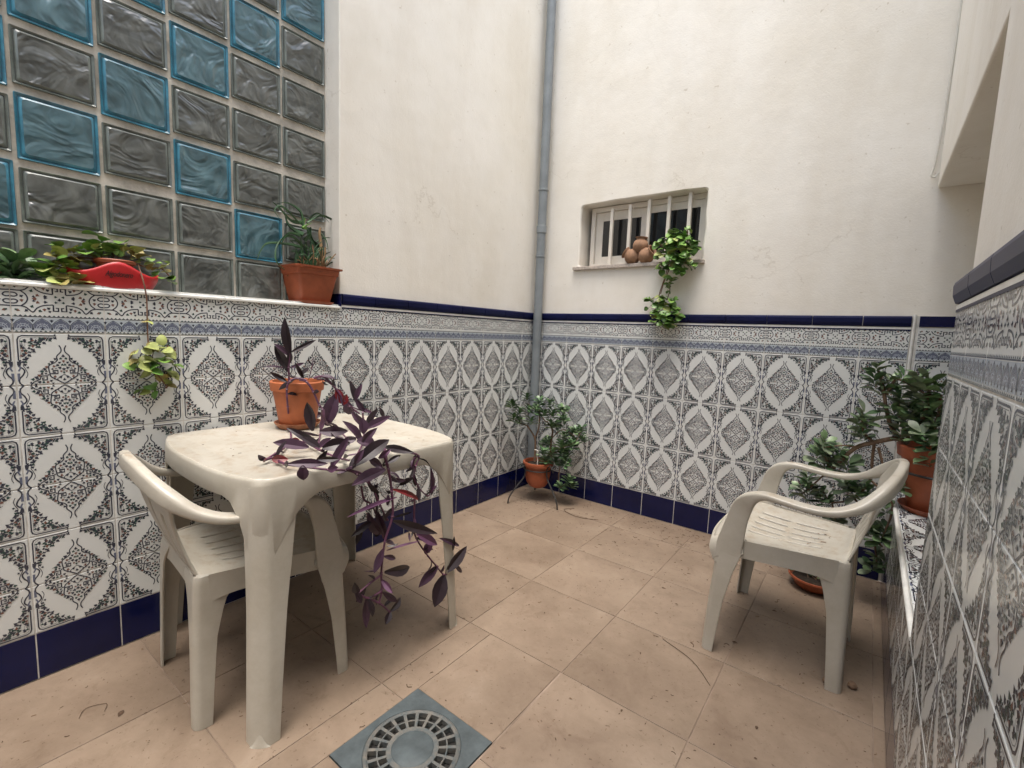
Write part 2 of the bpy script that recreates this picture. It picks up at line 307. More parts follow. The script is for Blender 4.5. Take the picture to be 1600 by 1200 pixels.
DATA = {"PS":[[[[0.79,-1.899,0.722],[0.79,-1.885,0.682],[0.79,-1.871,0.609],[0.79,-1.867,0.528],[0.79,-1.894,0.456],[0.79,-1.906,0.36],[0.79,-1.903,0.306],[0.79,-1.913,0.267]],0.0035],[[[0.79,-1.903,0.354],[0.79,-1.946,0.344],[0.79,-1.985,0.33]],0.003],[[[0.79,-1.903,0.301],[0.79,-1.951,0.299],[0.79,-1.985,0.327]],0.003],[[[0.79,-1.949,0.295],[0.79,-1.908,0.26],[0.79,-1.871,0.215]],0.003],[[[0.76,-1.742,0.686],[0.76,-1.761,0.675],[0.76,-1.757,0.619],[0.76,-1.733,0.568],[0.76,-1.752,0.542],[0.76,-1.753,0.455],[0.76,-1.743,0.405],[0.76,-1.687,0.321],[0.76,-1.651,0.275],[0.76,-1.613,0.226],[0.76,-1.594,0.22]],0.003],[[[0.76,-1.733,0.573],[0.76,-1.693,0.539],[0.76,-1.677,0.569]],0.002],[[[0.7,-1.916,0.613],[0.7,-1.905,0.567],[0.7,-1.872,0.534],[0.7,-1.83,0.416]],0.003],[[[0.76,-2.002,0.696],[0.76,-1.953,0.672],[0.76,-1.922,0.629],[0.76,-1.889,0.559],[0.76,-1.86,0.503]],0.003],[[[0.7,-1.856,0.608],[0.7,-1.861,0.56],[0.7,-1.837,0.519]],0.002],[[[0.185,-1.873,0.885],[0.184,-1.874,0.939],[0.187,-1.869,0.993]],0.0035],[[[0.208,-1.83,0.89],[0.203,-1.839,0.923],[0.198,-1.849,0.956]],0.002],[[[0.216,-1.815,0.893],[0.221,-1.805,0.934],[0.225,-1.799,0.978]],0.0012],[[[0.3,-1.869,0.901],[0.287,-1.894,0.909],[0.275,-1.917,0.899],[0.27,-1.926,0.87],[0.271,-1.924,0.808],[0.168,-1.865,0.722],[0.396,-1.977,0.722]],0.0035],[[[0.396,-1.977,0.722],[0.506,-2.058,0.722],[0.553,-2.107,0.722],[0.599,-2.159,0.722]],0.0032],[[[0.599,-2.159,0.722],[0.595,-2.132,0.722],[0.671,-2.137,0.722],[0.732,-2.114,0.722],[0.765,-2.066,0.711],[0.765,-2.013,0.698],[0.765,-1.976,0.679],[0.765,-1.927,0.633]],0.003],[[[0.289,-1.89,0.904],[0.3,-1.869,0.896],[0.311,-1.849,0.859],[0.32,-1.832,0.81],[0.327,-1.819,0.794]],0.0038],[[[0.413,-1.87,0.811],[0.415,-1.866,0.77],[0.317,-1.778,0.722],[0.449,-1.82,0.722],[0.575,-1.874,0.722]],0.003],[[[0.311,-1.848,0.909],[0.327,-1.818,0.914],[0.344,-1.788,0.879],[0.358,-1.761,0.835],[0.37,-1.739,0.802],[0.387,-1.707,0.773]],0.0035],[[[0.316,-1.84,0.906],[0.33,-1.814,0.901],[0.348,-1.779,0.868],[0.367,-1.743,0.808],[0.399,-1.683,0.778]],0.0025],[[[0.411,-1.874,0.811],[0.336,-1.836,0.722],[0.559,-1.976,0.722]],0.0028],[[[0.459,-1.969,0.722],[0.594,-1.992,0.722],[0.656,-2.0,0.722],[0.72,-2.003,0.722],[0.759,-1.996,0.722]],0.003],[[[0.557,-1.812,0.813],[0.478,-1.751,0.722],[0.62,-1.856,0.722],[0.751,-1.971,0.722],[0.765,-1.981,0.705],[0.765,-2.004,0.694]],0.003],[[[0.663,-1.809,0.722],[0.758,-1.87,0.722],[0.765,-1.87,0.687],[0.765,-1.858,0.648],[0.765,-1.853,0.615]],0.0035],[[[0.765,-1.78,0.707],[0.765,-1.743,0.688],[0.765,-1.755,0.659],[0.765,-1.763,0.622]],0.003],[[[0.413,-1.988,0.722],[0.447,-1.982,0.722],[0.478,-1.979,0.722]],0.004]],"PL":[[[0.79,-1.895,0.358],[0.79,-1.801,0.331],0.0274,0],[[0.79,-1.899,0.434],[0.79,-1.928,0.376],0.0194,0],[[0.79,-1.888,0.439],[0.79,-1.848,0.44],0.0095,0],[[0.79,-1.99,0.332],[0.79,-2.011,0.376],0.0181,0],[[0.79,-1.997,0.338],[0.79,-1.977,0.297],0.0155,0],[[0.79,-1.959,0.302],[0.79,-1.958,0.21],0.0176,0],[[0.79,-1.954,0.3],[0.79,-1.948,0.25],0.015,0],[[0.79,-1.9,0.295],[0.79,-1.839,0.243],0.0153,1],[[0.79,-1.871,0.218],[0.79,-1.89,0.192],0.0167,0],[[0.79,-1.871,0.218],[0.79,-1.829,0.238],0.0177,0],[[0.79,-1.908,0.303],[0.79,-1.913,0.265],0.0089,0],[[0.76,-1.64,0.268],[0.76,-1.712,0.223],0.026,1],[[0.76,-1.609,0.222],[0.76,-1.654,0.136],0.0419,0],[[0.76,-1.594,0.227],[0.76,-1.509,0.297],0.0318,0],[[0.76,-1.552,0.242],[0.76,-1.498,0.189],0.0125,0],[[0.76,-1.535,0.306],[0.76,-1.621,0.361],0.0154,0],[[0.76,-1.566,0.299],[0.76,-1.568,0.357],0.0092,0],[[0.79,-1.864,0.51],[0.79,-1.704,0.422],0.0266,0],[[0.76,-1.743,0.421],[0.76,-1.667,0.366],0.026,3],[[0.76,-1.682,0.379],[0.76,-1.684,0.332],0.024,3],[[0.79,-1.888,0.425],[0.79,-1.772,0.418],0.0096,3],[[0.79,-1.85,0.583],[0.79,-2.003,0.57],0.011,3],[[0.79,-1.868,0.613],[0.79,-1.75,0.548],0.0142,2],[[0.79,-1.896,0.682],[0.79,-2.005,0.662],0.0294,0],[[0.7,-1.891,0.522],[0.7,-1.83,0.431],0.0265,1],[[0.7,-1.86,0.521],[0.7,-1.824,0.424],0.0223,1],[[0.7,-1.877,0.491],[0.7,-1.947,0.47],0.017,0],[[0.7,-1.91,0.487],[0.7,-1.923,0.428],0.015,0],[[0.76,-1.679,0.538],[0.76,-1.695,0.634],0.0157,0],[[0.76,-1.683,0.558],[0.76,-1.644,0.578],0.0092,0],[[0.79,-1.899,0.41],[0.79,-1.862,0.389],0.013,1],[[0.79,-1.801,0.454],[0.79,-1.806,0.436],0.0062,0],[[0.79,-1.887,0.567],[0.79,-1.89,0.6],0.0109,0],[[0.7,-1.886,0.523],[0.7,-1.883,0.571],0.0088,0],[[0.7,-1.856,0.603],[0.7,-1.897,0.599],0.0114,0],[[0.7,-1.795,0.476],[0.7,-1.705,0.468],0.0065,0],[[0.187,-1.869,0.988],[0.176,-1.89,1.115],0.0279,0],[[0.188,-1.868,0.996],[0.225,-1.798,1.041],0.014,0],[[0.185,-1.874,0.982],[0.158,-1.923,1.024],0.0183,1],[[0.184,-1.875,0.928],[0.167,-1.906,1.014],0.0269,0],[[0.181,-1.88,0.885],[0.16,-1.92,0.92],0.0151,0],[[0.208,-1.83,0.898],[0.196,-1.852,0.956],0.0129,0],[[0.187,-1.869,0.939],[0.208,-1.83,0.956],0.0118,1],[[0.186,-1.871,0.955],[0.189,-1.866,0.999],0.0161,0],[[0.18,-1.882,0.934],[0.147,-1.945,0.941],0.0065,1],[[0.221,-1.805,0.934],[0.224,-1.801,0.977],0.0065,0],[[0.355,-1.766,0.814],[0.346,-1.783,0.868],0.0258,2],[[0.358,-1.761,0.808],[0.363,-1.752,0.846],0.0207,2],[[0.334,-1.811,0.732],[0.354,-1.777,0.847],0.0425,1],[[0.161,-1.6,0.727],[0.157,-1.605,0.786],0.033,1],[[0.38,-1.721,0.818],[0.372,-1.734,0.895],0.0186,0],[[0.38,-1.721,0.823],[0.387,-1.707,0.883],0.0176,1],[[0.38,-1.721,0.834],[0.394,-1.693,0.778],0.0176,1],[[0.382,-1.716,0.801],[0.412,-1.66,0.768],0.0104,1],[[0.145,-1.714,0.738],[0.085,-1.816,0.726],0.0357,0],[[0.368,-1.884,0.729],[0.366,-1.888,0.824],0.0321,0],[[0.555,-1.974,0.725],[0.52,-2.034,0.782],0.0196,0],[[0.605,-2.032,0.738],[0.561,-2.111,0.756],0.0272,0],[[0.693,-2.049,0.757],[0.671,-2.086,0.784],0.02,0],[[0.49,-1.931,0.753],[0.533,-1.857,0.751],0.0279,1],[[0.686,-2.036,0.751],[0.724,-1.972,0.76],0.03,0],[[0.607,-2.004,0.731],[0.619,-1.983,0.761],0.0189,1],[[0.79,-2.073,0.722],[0.82,-2.023,0.798],0.0212,1],[[0.79,-1.998,0.714],[0.8,-1.881,0.767],0.0327,0],[[0.619,-1.858,0.729],[0.586,-1.905,0.797],0.0224,1],[[0.428,-1.709,0.727],[0.404,-1.743,0.785],0.0205,0],[[0.444,-1.721,0.731],[0.463,-1.694,0.799],0.0223,0],[[0.566,-1.81,0.757],[0.61,-1.747,0.799],0.0242,1],[[0.685,-1.922,0.754],[0.719,-1.873,0.738],0.0337,0],[[0.611,-1.847,0.753],[0.61,-1.849,0.801],0.027,1],[[0.708,-1.918,0.753],[0.73,-1.887,0.796],0.0183,0],[[0.725,-1.848,0.73],[0.823,-1.824,0.728],0.0196,0],[[0.79,-1.955,0.731],[0.814,-1.921,0.699],0.0182,1],[[0.768,-2.177,0.75],[0.808,-2.098,0.742],0.0191,1],[[0.79,-2.151,0.746],[0.793,-2.145,0.709],0.0227,1],[[0.8,-2.115,0.756],[0.818,-2.084,0.757],0.0125,0],[[0.614,-2.145,0.726],[0.626,-2.12,0.726],0.0189,2],[[0.694,-2.201,0.745],[0.691,-2.207,0.756],0.0092,2],[[0.409,-1.61,0.748],[0.399,-1.623,0.788],0.0138,0],[[0.613,-1.925,0.742],[0.636,-1.889,0.744],0.0175,1],[[0.79,-1.998,0.718],[0.805,-1.976,0.758],0.0156,1],[[0.79,-1.92,0.72],[0.804,-1.901,0.745],0.0136,3],[[0.459,-1.871,0.726],[0.636,-1.95,0.741],0.0289,1],[[0.56,-2.037,0.755],[0.551,-2.054,0.756],0.0104,2]],"JS":[[[[0.204,-0.238,0.259],[0.204,-0.237,0.35],[0.198,-0.241,0.42],[0.165,-0.287,0.501]],0.008],[[[0.198,-0.241,0.41],[0.219,-0.227,0.492],[0.215,-0.23,0.611]],0.006],[[[0.273,-0.144,0.254],[0.267,-0.147,0.387],[0.267,-0.135,0.466],[0.232,-0.159,0.525]],0.009],[[[0.267,-0.148,0.407],[0.342,-0.146,0.48],[0.407,-0.139,0.469],[0.446,-0.125,0.434]],0.004],[[[0.271,-0.145,0.498],[0.308,-0.132,0.533],[0.353,-0.115,0.562]],0.004],[[[0.165,-0.287,0.501],[0.127,-0.336,0.522],[0.108,-0.361,0.552]],0.004],[[[0.319,-0.161,0.267],[0.37,-0.187,0.253],[0.37,-0.199,0.185],[0.386,-0.201,0.119],[0.422,-0.189,0.145]],0.004],[[[0.277,-0.225,0.271],[0.31,-0.227,0.328],[0.373,-0.221,0.359],[0.395,-0.207,0.419]],0.005],[[[0.232,-0.159,0.515],[0.174,-0.185,0.58],[0.119,-0.233,0.639]],0.004],[[[0.383,-0.202,0.377],[0.448,-0.148,0.418],[0.462,-0.102,0.483]],0.004]],"JC":[[0.108,-0.361,0.557,0.035],[0.085,-0.352,0.636,0.03],[0.121,-0.316,0.588,0.035],[0.118,-0.234,0.679,0.035],[0.146,-0.251,0.604,0.035],[0.194,-0.28,0.534,0.03],[0.196,-0.206,0.656,0.035],[0.24,-0.213,0.583,0.035],[0.249,-0.16,0.648,0.035],[0.289,-0.181,0.586,0.04],[0.334,-0.127,0.615,0.035],[0.348,-0.142,0.55,0.035],[0.3,-0.21,0.521,0.035],[0.293,-0.142,0.501,0.03],[0.386,-0.177,0.452,0.04],[0.43,-0.124,0.49,0.03],[0.457,-0.094,0.49,0.035],[0.478,-0.104,0.436,0.035],[0.438,-0.166,0.4,0.04],[0.388,-0.212,0.399,0.04],[0.283,-0.257,0.338,0.035],[0.342,-0.242,0.347,0.035],[0.39,-0.21,0.34,0.04],[0.355,-0.221,0.286,0.03],[0.411,-0.184,0.28,0.035],[0.293,-0.25,0.289,0.025],[0.394,-0.195,0.12,0.02],[0.437,-0.179,0.176,0.028],[0.455,-0.167,0.137,0.025],[0.199,-0.24,0.6,0.03],[0.407,-0.163,0.335,0.035],[0.135,-0.331,0.532,0.03],[0.237,-0.155,0.383,0.04]],"RS":[[[[2.062,-0.274,0.716],[2.023,-0.27,0.73],[1.952,-0.314,0.708],[1.893,-0.319,0.676],[1.85,-0.315,0.614],[1.814,-0.312,0.566],[1.791,-0.31,0.62]],0.011],[[[2.062,-0.274,0.716],[2.006,-0.269,0.766],[1.978,-0.266,0.847],[1.96,-0.265,0.93],[1.936,-0.263,1.004]],0.009],[[[1.972,-0.266,0.906],[1.993,-0.268,0.967],[2.018,-0.27,0.97],[2.065,-0.274,0.941],[2.097,-0.277,0.921]],0.006],[[[1.952,-0.314,0.708],[1.915,-0.311,0.74],[1.901,-0.31,0.807]],0.006],[[[1.952,-0.314,0.708],[1.952,-0.294,0.631],[1.954,-0.284,0.541],[1.907,-0.26,0.443],[1.83,-0.253,0.403],[1.796,-0.25,0.44]],0.006],[[[1.967,-0.306,0.687],[1.987,-0.307,0.623]],0.006],[[[2.093,-0.277,0.722],[2.092,-0.277,0.797],[2.105,-0.278,0.905],[2.092,-0.277,0.969]],0.009],[[[2.061,-0.274,0.733],[2.027,-0.271,0.811],[2.014,-0.27,0.877]],0.007],[[[2.123,-0.279,0.728],[2.137,-0.281,0.829],[2.139,-0.281,0.926]],0.007],[[[1.907,-0.26,0.443],[1.963,-0.265,0.377],[1.992,-0.268,0.296],[2.023,-0.27,0.261]],0.005],[[[1.954,-0.284,0.541],[2.036,-0.302,0.46],[2.017,-0.3,0.314]],0.005],[[[1.814,-0.312,0.566],[1.743,-0.285,0.455],[1.707,-0.282,0.408]],0.004],[[[1.83,-0.253,0.403],[1.853,-0.255,0.315],[1.826,-0.253,0.288]],0.004],[[[1.893,-0.319,0.676],[1.851,-0.315,0.677],[1.78,-0.309,0.654]],0.004],[[[1.994,-0.268,0.278],[2.007,-0.269,0.211],[2.012,-0.269,0.167]],0.004]],"RC":[[1.931,-0.262,1.017,0.035],[1.927,-0.262,0.961,0.05],[1.973,-0.266,0.965,0.04],[2.012,-0.269,0.969,0.05],[1.963,-0.265,0.93,0.04],[2.068,-0.274,0.974,0.05],[2.066,-0.274,0.933,0.05],[2.098,-0.277,0.969,0.05],[2.136,-0.281,0.949,0.05],[2.014,-0.27,0.885,0.05],[2.048,-0.273,0.857,0.055],[1.999,-0.268,0.841,0.045],[2.028,-0.271,0.803,0.05],[2.075,-0.275,0.836,0.06],[2.092,-0.277,0.797,0.05],[2.107,-0.278,0.881,0.06],[2.133,-0.28,0.86,0.06],[2.032,-0.301,0.757,0.04],[2.098,-0.337,0.757,0.05],[2.123,-0.36,0.725,0.05],[2.121,-0.38,0.681,0.035],[2.131,-0.3,0.806,0.05],[1.901,-0.31,0.807,0.05],[1.89,-0.309,0.779,0.04],[1.924,-0.312,0.784,0.035],[1.887,-0.308,0.735,0.04],[1.909,-0.31,0.73,0.03],[1.778,-0.309,0.672,0.045],[1.768,-0.308,0.624,0.045],[1.8,-0.311,0.594,0.05],[1.821,-0.313,0.608,0.035],[1.839,-0.314,0.648,0.035],[1.873,-0.317,0.593,0.05],[1.796,-0.31,0.566,0.04],[1.732,-0.284,0.49,0.045],[1.712,-0.283,0.447,0.04],[1.745,-0.286,0.437,0.05],[1.783,-0.269,0.423,0.04],[1.815,-0.262,0.41,0.03],[1.903,-0.26,0.487,0.05],[1.926,-0.262,0.475,0.045],[1.944,-0.283,0.503,0.04],[1.874,-0.257,0.489,0.035],[1.985,-0.297,0.437,0.04],[2.012,-0.3,0.436,0.035],[1.853,-0.255,0.315,0.035],[1.87,-0.257,0.293,0.03],[1.843,-0.254,0.341,0.03],[1.99,-0.287,0.32,0.045],[2.017,-0.3,0.314,0.045],[1.968,-0.266,0.324,0.035],[2.027,-0.301,0.344,0.035],[2.007,-0.269,0.211,0.035],[2.036,-0.272,0.194,0.035],[1.998,-0.268,0.162,0.03],[2.055,-0.293,0.532,0.025]],"WS":[[[[0.944,-0.06,1.581],[0.935,-0.06,1.493],[0.911,-0.06,1.403],[0.899,-0.06,1.351],[0.891,-0.06,1.251]],0.003],[[[0.961,-0.06,1.551],[0.943,-0.06,1.485],[0.924,-0.06,1.433],[0.907,-0.06,1.358]],0.003],[[[0.955,-0.06,1.432],[0.959,-0.06,1.38],[0.948,-0.06,1.327]],0.0025],[[[0.984,-0.06,1.549],[0.943,-0.06,1.596],[0.911,-0.06,1.613],[0.878,-0.06,1.638]],0.003],[[[1.021,-0.06,1.547],[1.037,-0.06,1.618],[1.031,-0.06,1.705]],0.003],[[[0.899,-0.06,1.351],[0.838,-0.06,1.321]],0.0025],[[[1.096,-0.06,1.514],[1.022,-0.06,1.532],[0.959,-0.06,1.58]],0.003]],"WC":[[1.031,-0.06,1.705,0.02],[0.95,-0.06,1.691,0.045],[0.988,-0.06,1.688,0.04],[0.922,-0.06,1.664,0.03],[0.975,-0.08,1.656,0.04],[1.017,-0.07,1.64,0.05],[1.058,-0.06,1.638,0.045],[0.878,-0.06,1.638,0.035],[0.914,-0.07,1.611,0.045],[1.012,-0.09,1.601,0.05],[1.053,-0.08,1.585,0.05],[1.074,-0.06,1.608,0.03],[0.902,-0.07,1.575,0.035],[0.974,-0.1,1.559,0.045],[1.019,-0.1,1.556,0.045],[1.053,-0.09,1.541,0.04],[0.928,-0.09,1.519,0.045],[0.986,-0.1,1.507,0.05],[1.021,-0.09,1.477,0.035],[1.052,-0.08,1.513,0.03],[1.089,-0.06,1.514,0.02],[0.945,-0.08,1.453,0.02],[0.97,-0.08,1.429,0.025],[0.953,-0.07,1.409,0.02],[0.948,-0.07,1.375,0.012],[0.846,-0.06,1.321,0.035],[0.832,-0.06,1.282,0.012],[0.916,-0.08,1.333,0.03],[0.891,-0.07,1.304,0.03],[0.942,-0.08,1.288,0.04],[0.983,-0.07,1.311,0.035],[0.998,-0.06,1.274,0.025],[0.933,-0.09,1.25,0.045],[0.979,-0.09,1.25,0.04],[0.893,-0.08,1.219,0.035],[1.012,-0.07,1.229,0.03],[0.959,-0.09,1.22,0.04],[0.875,-0.07,1.189,0.02],[0.946,-0.09,1.182,0.035],[0.988,-0.08,1.191,0.03],[1.015,-0.07,1.191,0.015]],"VS":[[[[-0.03,-2.263,1.277],[0.02,-2.265,1.229],[0.025,-2.258,1.168],[0.025,-2.259,1.091],[0.025,-2.259,1.023],[0.025,-2.255,0.96],[0.025,-2.231,0.906],[0.025,-2.21,0.872]],0.003],[[[0.025,-2.259,1.023],[0.03,-2.247,0.997],[0.03,-2.257,0.96]],0.002],[[[-0.06,-2.314,1.277],[-0.06,-2.399,1.28],[-0.06,-2.437,1.255],[-0.06,-2.456,1.21]],0.003],[[[-0.06,-2.447,1.254],[-0.06,-2.447,1.287],[-0.06,-2.447,1.301]],0.002],[[[-0.06,-2.314,1.277],[-0.06,-2.324,1.326],[-0.06,-2.332,1.339]],0.002],[[[-0.06,-2.281,1.282],[-0.06,-2.225,1.273],[-0.06,-2.189,1.273],[-0.06,-2.162,1.243]],0.003],[[[-0.06,-2.437,1.25],[-0.06,-2.417,1.219],[-0.06,-2.421,1.195]],0.003]],"VC":[[-0.06,-2.344,1.337,0.022,0],[-0.06,-2.304,1.334,0.025,0],[-0.05,-2.448,1.3,0.02,0],[-0.04,-2.394,1.301,0.02,0],[-0.03,-2.382,1.295,0.03,0],[-0.03,-2.359,1.301,0.03,0],[-0.03,-2.332,1.3,0.03,0],[-0.03,-2.3,1.3,0.028,0],[-0.03,-2.275,1.301,0.025,1],[-0.01,-2.386,1.278,0.025,0],[-0.01,-2.321,1.283,0.025,0],[-0.06,-2.345,1.292,0.03,0],[-0.02,-2.403,1.276,0.025,1],[-0.03,-2.267,1.282,0.02,1],[-0.03,-2.246,1.29,0.025,1],[-0.03,-2.242,1.275,0.02,0],[-0.03,-2.463,1.245,0.025,0],[-0.03,-2.477,1.229,0.03,0],[-0.02,-2.466,1.212,0.03,0],[-0.03,-2.485,1.21,0.022,0],[-0.01,-2.471,1.197,0.022,1],[-0.03,-2.435,1.239,0.025,0],[-0.03,-2.424,1.25,0.03,1],[-0.02,-2.408,1.252,0.03,1],[-0.01,-2.421,1.231,0.025,1],[-0.02,-2.401,1.239,0.025,1],[-0.02,-2.444,1.224,0.025,0],[-0.01,-2.433,1.211,0.025,1],[-0.01,-2.451,1.195,0.03,1],[-0.01,-2.423,1.198,0.028,1],[-0.04,-2.439,1.272,0.022,1],[-0.04,-2.463,1.278,0.015,1],[-0.02,-2.223,1.277,0.018,0],[-0.02,-2.205,1.274,0.02,0],[-0.01,-2.222,1.25,0.018,1],[-0.01,-2.2,1.258,0.018,0],[-0.01,-2.182,1.253,0.018,1],[-0.01,-2.209,1.233,0.02,0],[-0.01,-2.187,1.228,0.022,0],[-0.02,-2.187,1.282,0.015,0],[0.03,-2.263,1.088,0.014,1],[0.03,-2.265,1.013,0.028,2],[0.04,-2.288,0.993,0.03,2],[0.03,-2.233,1.013,0.025,2],[0.04,-2.227,0.997,0.03,2],[0.04,-2.293,0.967,0.03,2],[0.05,-2.3,0.942,0.03,0],[0.05,-2.267,0.931,0.03,0],[0.04,-2.22,0.965,0.028,0],[0.05,-2.236,0.951,0.03,0],[0.04,-2.198,0.949,0.025,0],[0.04,-2.212,0.917,0.022,2],[0.03,-2.209,0.927,0.022,0],[0.03,-2.26,0.86,0.03,0],[0.03,-2.247,0.864,0.02,0],[0.03,-2.215,0.883,0.015,1],[0.04,-2.285,0.946,0.02,0]],"LC":[[-0.06,-2.535,1.237,0.05],[-0.04,-2.546,1.199,0.05],[-0.06,-2.552,1.221,0.045],[-0.08,-2.562,1.221,0.05],[-0.06,-2.572,1.188,0.05]],"AL":[[[[-0.065,-1.682,1.53],[-0.072,-1.725,1.53],[-0.078,-1.77,1.573],[-0.085,-1.795,1.591]],0.0106],[[[-0.065,-1.678,1.513],[-0.065,-1.687,1.573],[-0.065,-1.741,1.597],[-0.065,-1.79,1.583]],0.0063],[[[-0.065,-1.697,1.527],[-0.058,-1.745,1.563],[-0.052,-1.783,1.575],[-0.045,-1.806,1.548],[-0.038,-1.786,1.518]],0.0063],[[[-0.065,-1.659,1.534],[-0.068,-1.598,1.579],[-0.072,-1.534,1.574],[-0.075,-1.456,1.548]],0.0087],[[[-0.065,-1.649,1.554],[-0.062,-1.621,1.582],[-0.058,-1.593,1.579],[-0.055,-1.56,1.553]],0.0048],[[[-0.065,-1.678,1.482],[-0.072,-1.703,1.491],[-0.078,-1.736,1.516],[-0.085,-1.745,1.558]],0.0126],[[[-0.065,-1.688,1.427],[-0.065,-1.743,1.431],[-0.065,-1.822,1.422],[-0.065,-1.852,1.392],[-0.065,-1.869,1.348]],0.0077],[[[-0.065,-1.692,1.475],[-0.058,-1.746,1.473],[-0.052,-1.794,1.417],[-0.045,-1.803,1.356],[-0.038,-1.772,1.321]],0.0087],[[[-0.065,-1.683,1.437],[-0.068,-1.723,1.465],[-0.072,-1.758,1.451],[-0.075,-1.766,1.38]],0.0097],[[[-0.065,-1.649,1.519],[-0.062,-1.647,1.478],[-0.058,-1.624,1.446],[-0.055,-1.591,1.414]],0.0126],[[[-0.065,-1.64,1.466],[-0.072,-1.596,1.442],[-0.078,-1.572,1.41],[-0.085,-1.563,1.369]],0.0097],[[[-0.065,-1.62,1.461],[-0.065,-1.58,1.486],[-0.065,-1.549,1.492]],0.0058],[[[-0.065,-1.6,1.505],[-0.058,-1.574,1.473],[-0.052,-1.568,1.427]],0.0058],[[[-0.065,-1.679,1.411],[-0.068,-1.701,1.399],[-0.072,-1.709,1.344],[-0.075,-1.745,1.3]],0.0126],[[[-0.065,-1.606,1.372],[-0.062,-1.592,1.406],[-0.058,-1.553,1.43]],0.0087],[[[-0.065,-1.58,1.366],[-0.072,-1.566,1.396],[-0.078,-1.536,1.415]],0.0068],[[[-0.065,-1.57,1.367],[-0.065,-1.539,1.386],[-0.065,-1.517,1.362]],0.0048],[[[-0.065,-1.601,1.368],[-0.058,-1.61,1.403],[-0.052,-1.593,1.423]],0.0106],[[[-0.065,-1.683,1.525],[-0.068,-1.676,1.536],[-0.072,-1.664,1.556]],0.0164],[[[-0.065,-1.664,1.511],[-0.062,-1.68,1.512],[-0.058,-1.643,1.537]],0.0116],[[[-0.065,-1.66,1.414],[-0.072,-1.694,1.449],[-0.078,-1.723,1.449]],0.0097],[[[-0.065,-1.626,1.383],[-0.065,-1.611,1.417],[-0.065,-1.64,1.426]],0.0087],[[[-0.065,-1.674,1.461],[-0.058,-1.653,1.486],[-0.052,-1.666,1.505]],0.0126]]}

# ------------------------------------------------------------------ tile drawings (millimetres)
def stroke(out, pts, w, m, smooth=0, taper=False):
    w = w*1.04
    if smooth: pts = [(a[0], a[1]) for a in catmull(pts, smooth)]
    n = len(pts); L = []; Rr = []
    for i in range(n):
        a = pts[max(i-1, 0)]; b = pts[min(i+1, n-1)]; p = pts[i]
        dx, dy = b[0]-a[0], b[1]-a[1]; d = math.hypot(dx, dy) or 1
        k = 1.0
        if 0 < i < n-1:
            d1 = (p[0]-a[0], p[1]-a[1]); d2 = (b[0]-p[0], b[1]-p[1])
            c = (d1[0]*d2[0]+d1[1]*d2[1])/((math.hypot(*d1)*math.hypot(*d2)) or 1)
            k = min(1.6, 1/math.sqrt(max(.3, (1+c)/2)))
        ww = w/2*k*(1-.75*abs(2*i/(n-1)-1)**2 if taper else 1)
        L.append((p[0]-dy/d*ww, p[1]+dx/d*ww)); Rr.append((p[0]+dy/d*ww, p[1]-dx/d*ww))
    for i in range(n-1): out.append(([L[i], Rr[i], Rr[i+1], L[i+1]], m))
def ivy(out, x, y, s, a, m):
    s = s*1.07
    P = [(0, -.5), (.22, -.28), (.55, -.2), (.3, .12), (0, .62), (-.3, .12), (-.55, -.2), (-.22, -.28)]
    ca, sa = math.cos(a), math.sin(a)
    q = [(x+s*(px*ca-py*sa), y+s*(px*sa+py*ca)) for px, py in P]
    out.append(([q[7], q[0], q[1]], m)); out.append((q[1:8], m))
def mirror(polys): return polys + [([(-x, y) for x, y in reversed(p)], m) for p, m in polys]
